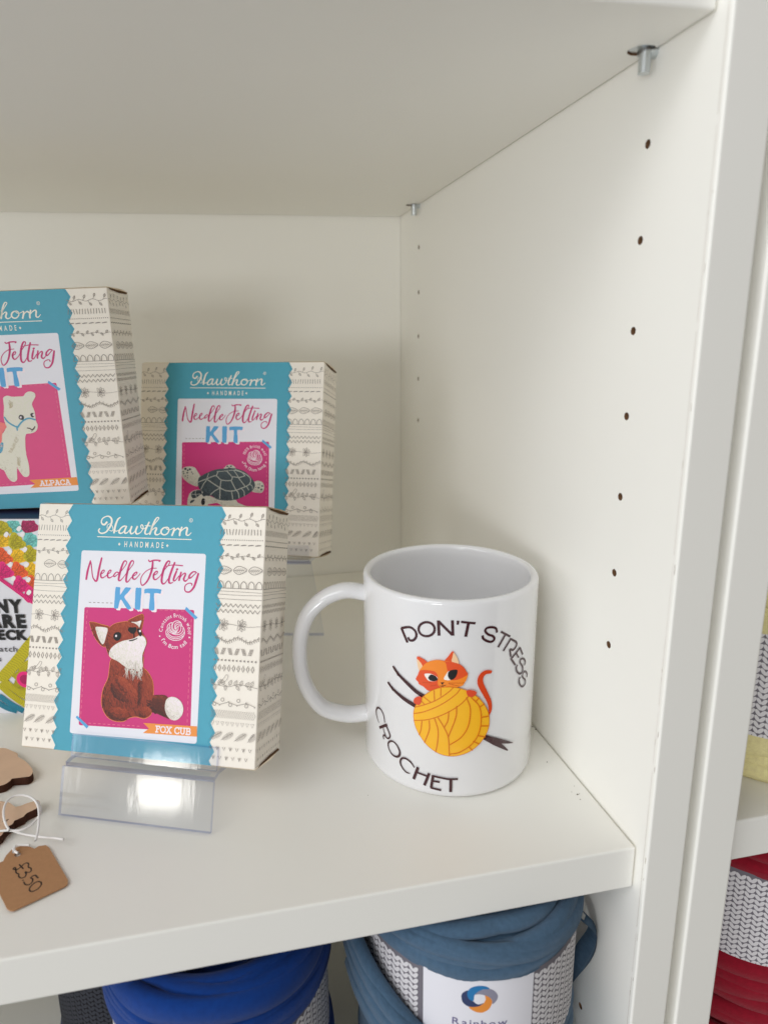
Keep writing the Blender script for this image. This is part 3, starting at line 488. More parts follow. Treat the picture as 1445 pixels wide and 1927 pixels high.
"ln"],[[[-27.96,44.84],[-24.35,46.63],[-18.88,49.88],[-14.01,54.01],[-11.82,56.47]],[11,11,11,11,11],
"ln"],[[[-28.53,38.1],[-22.15,40.07],[-15.5,43.56],[-9.02,48.22],[-5.18,52.43]],[11,11,11,11,11],
"ln"],[[[-19.76,54.34],[-19.5,49.79]],[11,11],
"ln"],[[[-16.89,55.82],[-16.93,52.17]],[11,11],
"ln"],[[[-24.37,50.79],[-21.16,48.61]],[11,11],
"ln"],[[[-25.14,48.31],[-23.7,46.99]],[11,11],
"ln"],[[[-24.95,38.54],[-25.36,34.19],[-26.15,31.62]],[11,11,11],
"ln"],[[[-21.72,39.68],[-21.68,34.99],[-23.7,28.39]],[11,11,11],
"ln"],[[[-19.41,41.0],[-17.89,35.6],[-18.03,29.44],[-18.81,24.65]],[11,11,11,11],
"ln"],[[[-17.96,41.67],[-15.42,37.29],[-13.48,32.27],[-12.93,23.39]],[11,11,11,11],
"ln"],[[[-13.47,45.1],[-13.82,40.68],[-15.21,37.3]],[11,11,11],
"ln"],[[[-10.24,47.75],[-10.55,42.21],[-13.49,32.75]],[11,11,11],
"ln"],[[[-6.2,51.8],[-4.41,46.2],[-5.07,38.37],[-7.89,32.87],[-12.61,29.02]],[11,11,11,11,11],
"ln"],[[[-4.11,51.68],[-0.58,47.2],[0.47,41.04],[-0.24,34.59],[-3.15,29.28],[-8.58,25.31],[-12.74,24.26]],[11,11,11,11,11,11,11],
"ln"],[[[-2.36,49.47],[-0.69,51.34]],[11,11],
"ln"],[[[-0.35,46.71],[1.6,48.04]],[11,11],
"ln"],[[[0.89,41.67],[4.07,41.72]],[11,11],
"ln"],[[[0.79,37.49],[4.0,36.92]],[11,11],
"ln"],[[[-0.86,33.03],[2.45,31.8]],[11,11],
"ln"],[[[-2.75,30.43],[-0.08,28.76]],[11,11],
"ln"],[[[-4.62,27.75],[-3.08,26.05]],[11,11],
"ln"]],
"handle":[[39.27,84.68],[49.88,86.08],[60.63,81.81],[68.83,71.98],[72.33,56.82],[70.75,39.7],[62.82,25.47],[50.76,20.62],[40.14,21.13]],
"yarn":[-0.0577,0.0453,-0.0402,0.0485],
"logo":{"navy":[[-19.08,-49.31],[-18.61,-47.26],[-16.6,-45.76],[-16.81,-47.91],[-15.99,-50.07],[-14.44,-50.86],[-13.39,-51.91],[-12.1,-52.16],[-10.44,-51.46],[-12.07,-52.98],[-14.37,-53.64],[-16.69,-53.45],[-18.52,-51.81]],
"blue":[[-16.6,-45.86],[-15.11,-44.04],[-12.58,-43.08],[-9.76,-43.34],[-8.38,-44.58],[-11.0,-44.8],[-13.26,-46.52],[-14.19,-48.22],[-14.4,-50.53],[-15.99,-50.07],[-16.8,-48.07]],
"grey":[[-13.88,-47.38],[-12.52,-45.66],[-10.49,-44.79],[-8.44,-44.51],[-6.31,-45.8],[-5.0,-48.06],[-5.32,-50.3],[-6.95,-52.16],[-7.22,-50.11],[-8.58,-48.4],[-10.42,-47.55],[-12.22,-47.17]],
"orange":[[-10.03,-47.55],[-8.31,-48.67],[-7.21,-50.43],[-7.36,-52.39],[-8.4,-54.62],[-10.7,-56.16],[-13.03,-56.06],[-14.85,-55.17],[-16.17,-53.86],[-14.12,-53.61],[-12.07,-52.98],[-10.51,-51.63],[-9.71,-49.67]]},"logotext":[[-22.46,-63.63],[-0.62,-61.9],[-22.52,-59.96]],
"label":[[-34.44,-45.12],[10.36,-38.16],[43.46,-31.5]],
"cloud1":[[-297.59,133.95,4.0],[-291.42,138.19,4.0],[-282.51,134.0,4.0],[-274.42,132.43,4.0],[-271.08,131.38,4.0],[-267.64,128.47,4.0],[-264.4,125.65,4.0],[-263.44,123.37,4.0],[-263.13,122.48,4.0],[-262.86,122.01,4.0],[-258.45,117.51,4.0],[-254.47,111.76,4.0],[-252.96,108.47,4.0],[-252.78,105.54,4.0],[-254.37,103.8,4.0],[-258.03,104.13,4.0],[-260.96,104.43,4.0],[-261.23,104.37,4.0],[-261.85,102.44,4.0],[-264.09,100.31,4.0],[-269.59,100.02,4.0],[-280.22,103.02,4.0],[-293.6,115.83,4.0]],
"cloud2":[[-275.55,88.33,4.0],[-266.91,90.8,4.0],[-262.24,88.63,4.0],[-259.92,87.55,4.0],[-257.61,86.48,4.0],[-255.71,84.41,4.0],[-254.1,82.85,4.0],[-253.82,82.79,4.0],[-252.0,83.03,4.0],[-250.21,83.94,4.0],[-247.71,84.8,4.0],[-245.66,85.34,4.0],[-244.27,84.03,4.0],[-243.74,81.72,4.0],[-244.77,79.46,4.0],[-247.81,77.39,4.0],[-248.71,75.71,4.0],[-248.75,75.3,4.0],[-250.44,74.23,4.0],[-252.01,73.26,4.0],[-252.12,72.67,4.0],[-252.31,71.4,4.0],[-254.05,69.49,4.0],[-254.75,66.22,4.0],[-255.52,64.47,4.0],[-260.7,60.93,4.0],[-272.92,68.35,4.0]],
"tag":[[-251.4,53.09,1.2],[-251.13,56.15,1.2],[-249.61,59.73,1.2],[-247.6,60.4,1.2],[-245.53,60.87,1.2],[-241.85,58.65,1.2],[-240.68,57.65,1.2],[-239.39,58.85,1.2],[-236.56,58.87,1.2],[-234.91,57.11,1.2],[-223.72,37.22,1.2],[-223.44,35.13,1.2],[-224.42,34.14,1.2],[-234.83,29.05,1.2],[-240.58,26.29,1.2],[-242.09,26.76,1.2],[-243.23,27.9,1.2],[-251.17,41.24,1.2],[-256.67,49.07,1.2],[-256.25,50.69,1.2]],
"taghole":[-246.61,55.77,1.2],
"tagtext":[[[-240.7,47.74,1.2],[-240.86,49.22,1.2],[-241.79,50.01,1.2],[-242.74,49.58,1.2],[-243.57,48.09,1.2],[-244.74,47.12,1.2],[-246.1,47.63,1.2],[-246.11,48.34,1.2],[-245.48,48.15,1.2],[-245.01,46.8,1.2],[-244.55,45.46,1.2],[-243.63,44.69,1.2]],[[-244.44,49.67,1.2],[-242.3,47.0,1.2]],[[-240.43,47.36,1.2],[-239.27,46.4,1.2],[-239.03,44.82,1.2],[-240.06,44.53,1.2],[-241.11,45.14,1.2],[-240.42,43.64,1.2],[-240.65,42.24,1.2],[-241.91,42.12,1.2],[-242.99,43.13,1.2],[-243.29,44.4,1.2]],[[-241.0,40.69,1.2],[-240.74,40.66,1.2]],[[-235.4,40.68,1.2],[-236.92,42.5,1.2],[-238.24,41.42,1.2],[-237.34,40.67,1.2],[-237.11,38.96,1.2],[-238.04,37.89,1.2],[-239.41,38.3,1.2],[-240.3,39.71,1.2]],[[-236.92,42.5,1.2],[-235.36,40.72,1.2]],[[-233.61,38.11,1.2],[-234.93,38.8,1.2],[-236.42,37.99,1.2],[-237.28,36.15,1.2],[-236.91,34.64,1.2],[-235.69,34.1,1.2],[-234.22,34.88,1.2],[-233.34,36.7,1.2],[-233.61,38.11,1.2]]],
"string":[[[-257.11,66.37,5.5],[-253.22,65.99,5.5],[-250.93,65.67,5.5],[-246.72,62.8,5.5],[-241.72,60.34,5.5],[-236.2,58.16,5.5],[-232.18,56.98,5.5],[-228.37,55.19,5.5]],[[-249.69,59.67,10.0],[-252.45,64.15,10.0],[-255.05,70.71,10.0],[-256.32,77.23,10.0],[-255.26,81.84,10.0],[-251.18,82.79,10.0],[-246.6,80.43,10.0],[-242.85,75.8,10.0],[-240.42,69.47,10.0],[-238.7,61.07,10.0],[-237.77,55.12,10.0],[-237.59,50.93,10.0]],[[-242.96,77.14,9.0],[-240.47,72.86,9.0],[-239.89,68.59,9.0],[-241.17,63.85,9.0],[-243.3,60.91,9.0],[-246.75,59.77,9.0],[-250.18,61.01,9.0]],[[-247.87,55.14,3.0],[-248.17,57.48,3.0],[-248.02,59.29,3.0],[-245.39,58.7,3.0],[-242.42,58.04,3.0]],[[-248.37,57.06,3.0],[-247.22,54.99,3.0],[-245.8,54.23,3.0]]],
"deckp0":[-0.2869,0.1754,0.0],
"deckcl":[[23.75,110.09,"mint"],[32.18,102.46,"mint"],[32.37,110.71,"burg"],[36.45,112.91,"burg"],[17.28,102.78,"yel"],[23.96,93.78,"yel"],[30.55,86.0,"yel"],[24.1,101.5,"oliv"],[31.39,94.44,"oliv"],[17.59,109.15,"oliv"],[15.85,93.12,"oran"],[23.07,85.32,"oran"],[30.07,77.8,"oran"],[15.34,85.3,"pink"],[23.24,77.43,"pink"],[28.56,71.5,"pink"],[10.75,97.64,"oran"],[8.18,89.2,"pink"],[26.91,116.7,"burg"],[40.8,107.86,"burg"],[39.03,94.45,"mint"],[37.19,85.37,"oliv"],[36.79,77.5,"yel"]],
"deckhole":[[20.17,96.36],[19.45,89.23],[28.44,89.25],[19.93,81.38],[28.65,97.66],[28.22,80.75],[27.54,73.48],[27.1,109.14],[19.66,105.97],[28.55,105.97]],
"decktxt":[[22.7,62.07],[23.66,68.93],[23.5,53.26],[23.55,60.19],[23.42,46.07],[23.48,51.21],[16.3,38.71],[16.22,41.83],[6.27,32.98]],
"deckoliv":[[[2.56,21.6],[13.63,33.08],[24.02,44.69]],[[4.37,20.2],[13.8,29.57],[23.27,40.19]],[[2.8,18.75],[8.63,12.38],[16.24,6.38]],[[5.83,20.94],[11.75,15.32],[17.57,11.1]],[[12.11,22.47],[15.87,25.36],[20.68,31.08]],[[11.7,19.61],[14.76,17.52],[17.73,14.7]]],
"deckpk":[18.4,21.86],
"deckteal":[[[1.72,11.54],[7.79,6.58],[14.69,0.16]],[[-0.18,7.88],[4.74,4.34],[10.83,-0.65]]],
"deckedge":[[9.87,83.31],[15.66,78.72],[22.03,73.45],[29.03,67.83]],
"decktop":[[18.95,118.29],[18.44,114.84]],
"cloudmark":[[[-256.82,73.88,4.2],[-255.39,74.58,4.2],[-254.79,74.75,4.2]],[[-255.43,73.06,4.2],[-255.04,74.5,4.2]]]}

def add_mesh(dst, src):
    # join the printing of several faces of one part into one mesh
    bm = bmesh.new(); bm.from_mesh(dst.data); n0 = len(dst.data.materials); off = {}
    for i, m in enumerate(src.data.materials):
        k = list(dst.data.materials).index(m) if m in list(dst.data.materials) else None
        if k is None: dst.data.materials.append(m); k = len(dst.data.materials) - 1
        off[i] = k
    nf = len(bm.faces); bm.from_mesh(src.data); bm.faces.ensure_lookup_table()
    for f in bm.faces[nf:]: f.material_index = off[f.material_index]
    bm.to_mesh(dst.data); bm.free()
    me = src.data; bpy.data.objects.remove(src); bpy.data.meshes.remove(me)

# ================================================================== the two bookcases
H, TH, DEP = .2960, .0192, .3586          # clear height above the shelf, shelf thickness, inside depth
YF, YB, YS = .0365, .3087, .0064           # the two columns of holes, how far the shelf sits back
HZ = {YF: [.267 - .032 * k for k in list(range(-6, 7)) + [11, 12, 13, 14]], YB: [.267 - .032 * k for k in list(range(-6, 5)) + [12, 13, 14]]}

def cut(o, cutters):
    bm = bmesh.new()
    for (c, r, ax, ln) in cutters:
        rot = Matrix.Rotation(math.pi / 2, 4, 'Y') if ax == 'X' else Matrix.Identity(4)
        bmesh.ops.create_cone(bm, cap_ends=True, segments=24, radius1=r, radius2=r, depth=ln, matrix=Matrix.Translation(c) @ rot)
    me = bpy.data.meshes.new('drill'); bm.to_mesh(me); bm.free()
    d = bpy.data.objects.new('drill', me); COL.objects.link(d)
    md = o.modifiers.new('drill', 'BOOLEAN'); md.object = d; md.operation = 'DIFFERENCE'; md.solver = 'EXACT'
    bpy.context.view_layer.update()
    new = bpy.data.meshes.new_from_object(o.evaluated_get(bpy.context.evaluated_depsgraph_get()))
    o.modifiers.clear(); o.data = new
    bpy.data.objects.remove(d); bpy.data.meshes.remove(me)
    new.materials.append(M['chip'])
    k = len(new.materials) - 1
    for p in new.polygons:
        c = o.matrix_world @ p.center if o.parent is None else p.center
        for (q, r, ax, ln) in cutters:
            v = Vector(c) - Vector(q)
            if ax == 'X' and abs(v.x) < ln and math.hypot(v.y, v.z) < r * 1.05 and p.area < r * r * 5:
                p.material_index = k; p.use_smooth = False
            if ax == 'Z' and abs(v.z) < ln and math.hypot(v.x, v.y) < r * 1.05 and p.area < r * r * 5:
                p.material_index = k; p.use_smooth = False

def bookcase(label, x0, x1, pt, top, bot, shelves, holes):
    r = empty('bookcase', (0, 0, bot), 0, label, 'bookcase')
    def dn(o):
        o.parent = r; o.matrix_parent_inverse = Matrix.Translation((0, 0, -bot)); return o
    right = dn(box('side_panel', x1, x1 + pt, 0, .372, bot, top, M['white'], bev=.0009))
    left = dn(box('side_panel', x0 - pt, x0, 0, .372, bot, top, M['white'], bev=.0011))
    if holes:
        cs = []
        for y in (YF, YB):
            for z in HZ[y]:
                cs.append(((x1, y, z), .00155, 'X', .016))
        cut(right, cs)
        i = Ink(); rs = random.Random(6); v = -140
        while v < 330:
            ln = rs.uniform(8, 30); i.stroke([(2.1, v), (2.1 + rs.uniform(-.03, .03), v + ln)], rs.choice([.06, .09, .09, .14]), M['scuff'], .04, cap=False); v += ln + rs.choice([0, 0, 3])
        for q in range(16):
            v = rs.uniform(-90, 250); y = rs.choice([2.2, .9, 1.1]); i.stroke([(y, v), (y + rs.uniform(-.1, .2), v + rs.uniform(.6, 4.5))], rs.uniform(.1, .28), M['chip' if rs.random() < .25 else 'scuff'], cap=False)
        s_ = i.build('p', lambda u, v, z: (x1 - (.03 + z) / 1000, u / 1000, v / 1000)); add_mesh(right, s_)
    dn(box('back_panel', x0 + .0002, x1 - .0002, DEP, DEP + .004, bot, top - .0182, M['white']))
    for z in shelves:
        s = dn(box('shelf', x0 + .0006, x1 - .0006, YS, DEP - .001, z - TH, z, M['white'], bev=.0009))
        if holes and z > 0:
            cut(s, [((x1 - .0052, y, z - TH), .0046, 'Z', .009) for y in (YF, YB)])
            for y in (YF, YB):
                bm = bmesh.new()
                bmesh.ops.create_cone(bm, cap_ends=True, segments=20, radius1=.0022, radius2=.0022, depth=.006, matrix=Matrix.Translation((x1 - .0024, y, z - TH - .0002)) @ Matrix.Rotation(math.pi / 2, 4, 'Y'))
                bmesh.ops.create_cone(bm, cap_ends=True, segments=20, radius1=.0019, radius2=.0021, depth=.0085, matrix=Matrix.Translation((x1 - .0040, y - .0005, z - TH - .0030)))
                bmesh.ops.create_cone(bm, cap_ends=True, segments=20, radius1=.0040, radius2=.0040, depth=.0010, matrix=Matrix.Translation((x1 - .0050, y + .0004, z - TH + .0011)))
                dn(from_bm('shelf_pin', bm, M['metal'], None, True)).data.set_sharp_from_angle(angle=R_(40))
    dn(box('top_board', x0 + .0006, x1 - .0006, .0004, DEP + .004, top - .018, top - .0002, M['white'], bev=.0006))
    return r

bookcase('large white bookcase whose shelf holds the boxes, mug and wooden clouds', -.762, 0, .0168, .62, -.62, [0, H + TH, -.172], True)
bookcase('second white bookcase beside the gap, holding yellow and red yarn', .0395, .42, .0178, .62, -.62, [.004, .36, -.21], False)

# worn specks of the panel edge and crumbs of dust in the corner of the shelf
bm = bmesh.new()
rd = random.Random(3)
for k in range(30):
    if k < 27: x, y = -.0008 - abs(rd.gauss(0, .004)), rd.uniform(.03, .2)
    else: x, y = rd.uniform(-.25, -.005), rd.uniform(.012, .09)
    s = rd.uniform(.00012, .00030) * (1.4 if k < 12 else 1)
    bmesh.ops.create_icosphere(bm, subdivisions=1, radius=s, matrix=Matrix.Translation((x, y, s * .5)) @ Matrix.Diagonal((rd.uniform(.7, 1.8), 1, .6, 1)))
tag(from_bm('dust', bm, M['dust']), 'tiny crumbs of dust lying along the shelf corner', 'dust', kind='stuff')

# ================================================================== the printed kit boxes
BW, BH, BD = 114.4, 113.31, 34.34
def leaf(ink, x, y, L, wd, a, lw=.22, m=None, vein=True):
    m = m or M['inkline']; ca, sa = math.cos(a), math.sin(a)
    P = [(0, 0), (L * .3, wd / 2), (L * .65, wd * .42), (L, 0), (L * .65, -wd * .42), (L * .3, -wd / 2)]
    ink.stroke([(x + p[0] * ca - p[1] * sa, y + p[0] * sa + p[1] * ca) for p in P], lw, m, closed=True, n=3)
    if vein: ink.stroke([(x, y), (x + L * .8 * ca, y + L * .8 * sa)], lw * .8, m, cap=False)
def pattern(ink, a, b, seed=0):
    rn = random.Random(seed); I = M['inkline']
    def S(p, w, *a, **k): ink.stroke(p, w * .8 if not isinstance(w, list) else [q * .8 for q in w], *a, **k)
    def rng(step, off=0, pad=.3):
        x = a + off
        while x < b - pad:
            yield x
            x += step
    # leafy vine
    S([(x, 107.4 + .5 * math.sin(x * .9)) for x in rng(1.0, 0, 0)] + [(b, 107.4 + .5 * math.sin(b * .9))], .24, I, n=2, cap=False)
    for k, x in enumerate(rng(2.6, .8, 2.0)):
        u = 1 if k % 2 else -1; y = 107.4 + .5 * math.sin(x * .9)
        S([(x, y), (x + .7, y + u * 1.3)], .2, I, cap=False); leaf(ink, x + .6, y + u * 1.2, 1.7, .9, u * 1.0 + .2, .2)
    for x in rng(1.45, .5, .5): d = rn.uniform(-.5, .5); S([(x - d * .5, 100.7), (x + d * .5, 103.1)], .34, I)
    for x in rng(1.05, .4): ink.circle((x, 98.35), .25, I, n=8)
    for x in rng(3.4, .3, 2.5): S([(x, 95.9), (x + 1.2, 96.1), (x + 2.3, 96.15)], [.5, .65, .45], I, n=2)
    # small vine
    S([(x, 91 - .35 * math.sin(x * .7)) for x in rng(1.2, 0, 0)] + [(b, 91)], .22, I, n=2, cap=False)
    for k, x in enumerate(rng(2.5, 1.0, 1.4)): leaf(ink, x, 91, 1.7, .9, (.9 if k % 2 else -.9), .2)
    # large leaves
    for x in rng(7.2, -2.5 if a < 50 else .2, 3):
        if x < a: continue
        L = min(6.4, b - x - .2)
        if L < 3: continue
        leaf(ink, x, 84.8, L, 3.4, rn.uniform(-.06, .06), .24)
        for q in range(1, 7):
            t = q / 7 * L; hh = 1.5 * math.sin(math.pi * min(.95, q / 7 + .08))
            S([(x + t, 84.8), (x + t + .9, 84.8 + hh * .8)], .15, I, cap=False); S([(x + t, 84.8), (x + t + .9, 84.8 - hh * .8)], .15, I, cap=False)
    for x in rng(3.6, .3, 2.6): S([(x, 77.1), (x + .15, 78.9), (x + 1.35, 80.1), (x + 2.6, 78.9), (x + 2.8, 77.1)], .34, I, n=4)
    for y, w in ((76.9, .3), (75.6, .18), (74.2, .18), (72.2, .2)):
        S([(a, y), ((a + b) / 2, y + rn.uniform(-.25, .25)), (b, y + rn.uniform(-.3, .3))], w, I, n=3, cap=False)
    for y in (69.4, 66.9):
        P = []; u = 1
        for x in rng(1.15, 0, 0): P.append((x, y + u * .75)); u = -u
        S([P[0]] + P, .3, I, n=1, cap=False)
        for p, q in zip(P, P[1:]): S([p, q], .3, I)
    # maple leaves on a vine
    S([(a, 60.8), (a + (b - a) * .3, 61.2), (a + (b - a) * .7, 60.3), (b, 60.8)], .2, I, cap=False)
    for x in rng(8.4, 1.6, 4.4):
        for an, L, wd in ((2.5, 3.2, 1.3), (1.9, 3.0, 1.2), (1.1, 2.6, 1.2), (-2.5, 3.2, 1.3), (-1.9, 3.0, 1.2), (-1.1, 2.6, 1.2), (.15, 3.2, 1.3)):
            leaf(ink, x + 1.8, 60.8, L * .95, wd, math.pi - an if abs(an) > 1 else an, .17, vein=False)
    # garland
    S([(x, 54.6 + .9 * math.sin(x * .62)) for x in rng(.9, 0, 0)] + [(b, 54.6 + .9 * math.sin(b * .62))], .22, I, n=2, cap=False)
    for k, x in enumerate(rng(.95, .3, .9)):
        y = 54.6 + .9 * math.sin(x * .62); S([(x, y), (x + .5, y - 1.0)], .3, I, n=1)
        if k % 2: S([(x, y), (x + .5, y + .8)], .26, I, n=1)
    u = 1
    for x in rng(3.2, .1, 2.6):
        for q in range(4): S([(x + q * .42 + (0 if u > 0 else 1.0), 50.8), (x + q * .42 + (1.0 if u > 0 else 0), 47.9)], .24, I, cap=False)
        u = -u
    for x in rng(1.75, .5, .4): ink.circle((x, 45.5), .42, I, n=10)
    for x in rng(2.2, .9, .9): S([(x, 43.5), (x + .62, 42.1), (x, 40.7), (x - .62, 42.1)], .4, I, n=1, closed=True)
    # birds among leaves
    S([(a, 35.0), (a + (b - a) * .35, 34.2), (a + (b - a) * .6, 35.4), (b, 34.2)], .2, I, cap=False)
    for k, x in enumerate(rng(2.5, .6, 2.4)):
        an = rn.choice((.8, 1.2, -.8, -1.2, 2.0)); leaf(ink, x, 34.8, 2.5, 1.3, an, .17)
        if k % 2 == 0: leaf(ink, x + .8, 34.8, 2.3, 1.2, -an * .8, .17)
    if b - a > 12:
        x = a + 3.2; S([(x, 35.6), (x + 1.2, 36.6), (x + 2.6, 38.2), (x + 3.2, 39.2), (x + 4.2, 38.9), (x + 3.6, 37.2), (x + 2.2, 35.9), (x, 35.6)], .2, I)
    # curly loops
    P = []
    for x in rng(.28, 0, 0):
        t = (x - a) * 1.55; P.append((x - .95 * math.sin(t), 27.3 + 1.0 * math.cos(t * .5) * (1 if math.sin(t * .25) > 0 else .8) - .3))
    P = [p for p in P if a + .1 < p[0] < b - .1]
    S(P, .26, I, n=1, cap=False)
    for k, x in enumerate(rng(3.7, 1.6, 1.2)): S([(x + .75 * math.cos(q), 27.4 + (1.1 if k % 2 else -.9) + .75 * math.sin(q)) for q in [i * 1.05 for i in range(6)]], .26, I, n=3, closed=True)
    for x in rng(.82, .1, 1.0):
        S([(x, 24.1), (x + .95, 22.4), (x, 20.7)], .17, I, n=1, cap=False)
    for x in rng(2.3, .5, 1.5): S([(x, 19.1), (x + 1.4, 19.1), (x + .7, 17.5)], .24, I, n=1, closed=True)
    # fern sprays
    for k, x in enumerate(rng(6.1, -.6, 3.4)):
        if x < a + .2: x = a + .3
        L = min(5.4, b - x - .5); dy = 1.7
        S([(x, 13 - dy), (x + L * .5, 13.2), (x + L, 13 + dy)], .2, I, n=3)
        for q in range(1, 9):
            t = q / 9; px, py = x + L * t, 13 - dy + 2 * dy * t; l = 1.7 * math.sin(math.pi * (t * .8 + .15))
            S([(px, py), (min(b - .2, px + l * .25), py + l)], .17, I, n=1); S([(px, py), (min(b - .2, px + l), py - l * .25)], .17, I, n=1)
    for row, y in enumerate((7.6, 3.7)):
        for k, x in enumerate(rng(3.0, 1.0 + row * 1.3, 1)):
            h = 1.5; S([(x - .6, y + h * .5), (x, y - h * .4), (x + .6, y + h * .5)], .28, I, n=1)
            if (k + row) % 2: S([(x, y - h * .4), (x, y + h * .55)], .28, I)

def front_fn(u, v, z): return (u / 1000, -(.05 + z) / 1000, v / 1000)
def right_fn(u, v, z): return ((BW + .05 + z) / 1000, u / 1000, v / 1000)
def left_fn(u, v, z): return (-(.05 + z) / 1000, (BD - u) / 1000, v / 1000)

KA, KB, KC, KD, KE, KF = .0363, .0415, .0432, .0155, .0424, .0317   # mm per traced unit
def make_carton():
    b = box('carton', 0, BW / 1000, 0, BD / 1000, 0, BH / 1000, M['cream'], bev=.0005)
    i = Ink(); pattern(i, 0.2, 18.3, 1); pattern(i, 92.9, BW - .2, 2); add_mesh(b, i.build('p', front_fn))
    i = Ink(); pattern(i, .2, BD - .2, 5)
    i.poly([(1.0, BH - .1), (BD - 2, BH - .1), (BD - 4, BH - 1.2), (BD * .5, BH - 1.5), (4, BH - .8)], M['slit'])
    i.poly([(2.0, .1), (BD - 1.5, .1), (BD - 3, 1.4), (BD * .55, 1.5), (6, .9)], M['slit'])
    add_mesh(b, i.build('p', right_fn))
    i = Ink(); pattern(i, .2, BD - .2, 9); add_mesh(b, i.build('p', left_fn))
    return b.data
def make_flap(z, s):
    # a tuck flap that stands a little proud of the end of the box
    bm = bmesh.new(); w, d = BW / 1000, BD / 1000; vs = []
    N = 8
    for k in range(N + 1):
        t = k / N; x = .0006 + (w - .0008) * t
        lift = .0004 * math.sin(math.pi * t) ** .5 if 0 < t < 1 else 0
        for y, zz in ((.0006, 0), (d * .55, lift * .55 + .0002), (d - .0006, lift * .35)):
            vs.append(bm.verts.new((x + (.0011 if k == N and y > .001 and y < d * .9 else 0), y, z + s * (.0004 + zz))))
    for k in range(N):
        for j in range(2): bm.faces.new((vs[k * 3 + j], vs[k * 3 + 3 + j], vs[k * 3 + 4 + j], vs[k * 3 + 1 + j]))
    bmesh.ops.solidify(bm, geom=list(bm.faces), thickness=.0004)
    me = bpy.data.meshes.new('flap'); bmesh.ops.recalc_face_normals(bm, faces=bm.faces); bm.to_mesh(me); bm.free(); me.materials.append(M['cream']); me.shade_smooth(); me.set_sharp_from_angle(angle=R_(40))
    return me
def make_sleeve():
    i = Ink(); pit = 7.95
    L, R2, L2, R3 = [], [], [], []
    v = BH; k = 0
    while v > 0:
        L.append((18.1 - .004 * (BH - v) if k % 2 == 0 else 15.7 - .004 * (BH - v), v)); R2.append((95.5 if k % 2 else 93.2, v)); v -= pit / 2; k += 1
    L.append((17, 0)); R2.append((94.4, 0))
    i.z = .02
    for j in range(len(L) - 1): i.poly([L[j], L[j + 1], (R2[j + 1][0], L[j + 1][1]), (R2[j][0], L[j][1])], M['teal'], .02)
    for j in range(len(L) - 1):
        i.stroke([(L[j][0] + 1.0, L[j][1]), (L[j + 1][0] + 1.0, L[j + 1][1])], .16, M['tealline'], .03, cap=False)
        i.stroke([(R2[j][0] - 1.0, R2[j][1]), (R2[j + 1][0] - 1.0, R2[j + 1][1])], .16, M['tealline'], .03, cap=False)
    i.z = .03
    for p, w in T['haw']: i.stroke(p, [x * KA for x in w] if isinstance(w, list) else w * KA, M['offw'])
    c = T['reg']; i.stroke([(c[0] + .8 * math.cos(t), c[1] + .8 * math.sin(t)) for t in [q * math.pi / 6 for q in range(12)]], .2, M['offw'], closed=True, n=2)
    text(i, 'R', c[0] - .32, c[0] + .36, c[1] - .42, .85, M['offw'], .01)
    text(i, 'HANDMADE', T['handbase'][0][0], T['handbase'][1][0], T['handbase'][0][1] - .05, 2.55, M['offw'], .012, track=.42)
    for c in T['handbase'][3:]: i.poly([(c[0] - .62, c[1]), (c[0], c[1] - .72), (c[0] + .62, c[1]), (c[0], c[1] + .72)], M['offw'])
    b = i.build('s', front_fn)
    return b.data
def rounded(P, r, n=4):
    out = []; L = len(P)
    for k in range(L):
        p = Vector(P[k]); a = (Vector(P[k - 1]) - p).normalized() * r; b = (Vector(P[(k + 1) % L]) - p).normalized() * r
        for q in range(n + 1): t = q / n; out.append(p + a * (1 - t) ** 2 + b * t ** 2)
    return out
def make_card(badge, pinkmat):
    i = Ink(); i.z = .05
    i.poly(rounded([(24.3, 91.6), (86.8, 91.8), (87.1, 8.6), (24.7, 8.0)], 1.3), M['card'], .05)
    i.poly(rounded([(27.8, 65.3), (82.6, 66.6), (83.9, 13.4), (29.0, 11.9)], .9), pinkmat, .06)
    i.z = .07
    def dashes(p, q, m, n):
        for k in range(n):
            t = (k + .2) / n; s = (k + .75) / n; i.stroke([(p[0] + (q[0] - p[0]) * t, p[1] + (q[1] - p[1]) * t), (p[0] + (q[0] - p[0]) * s, p[1] + (q[1] - p[1]) * s)], .28, m, cap=False)
    dashes((29.3, 64.6), (29.8, 13.6), M['pinkdash'], 20); dashes((81.4, 65.6), (82.2, 14.2), M['pinkdash'], 20)
    dashes((52, 65.8), (81.0, 65.9), M['pinkdash'], 11); dashes((31, 13.1), (60, 13.9), M['pinkdash'], 12); dashes((29.5, 67.6), (47, 67.9), M['inkline'], 8)
    for p, w in T['needle']: i.stroke(p, [x * KB for x in w], M['magenta'])
    dx, dy = T['kitsh']
    for p in T['kit']: i.poly([(x + dx, y + dy) for x, y in p], M['white_ink'], smooth=2)
    i.z += .01
    for p in T['kit']: i.poly(p, M['blue'], smooth=2)
    for p in T['tapes']: i.poly(p, M['blue'])
    if badge:
        c = (T['badge'][0][0], T['badge'][0][1] + .1); W_ = M['white_ink']
        for p in T['yarnicon']: i.stroke(p, .3, W_, n=4)
        ring_text(i, badge[0], c, 6.15, 1.7, badge[2], badge[3], W_); ring_text(i, badge[1], c, 7.85, 1.7, badge[4], badge[5], W_, inside=True)
        for d in T['badgedots']: i.circle(d, .36, W_, n=10)
    return i
def make_ribbon(word, x0, x1):
    i = Ink(); i.z = .16; i.poly(T['ribbon'], M['orange'], .16); i.z = .2
    slab(i, word, x0, x1, 12.15, 2.55, M['white_ink'], slope=.012); return i

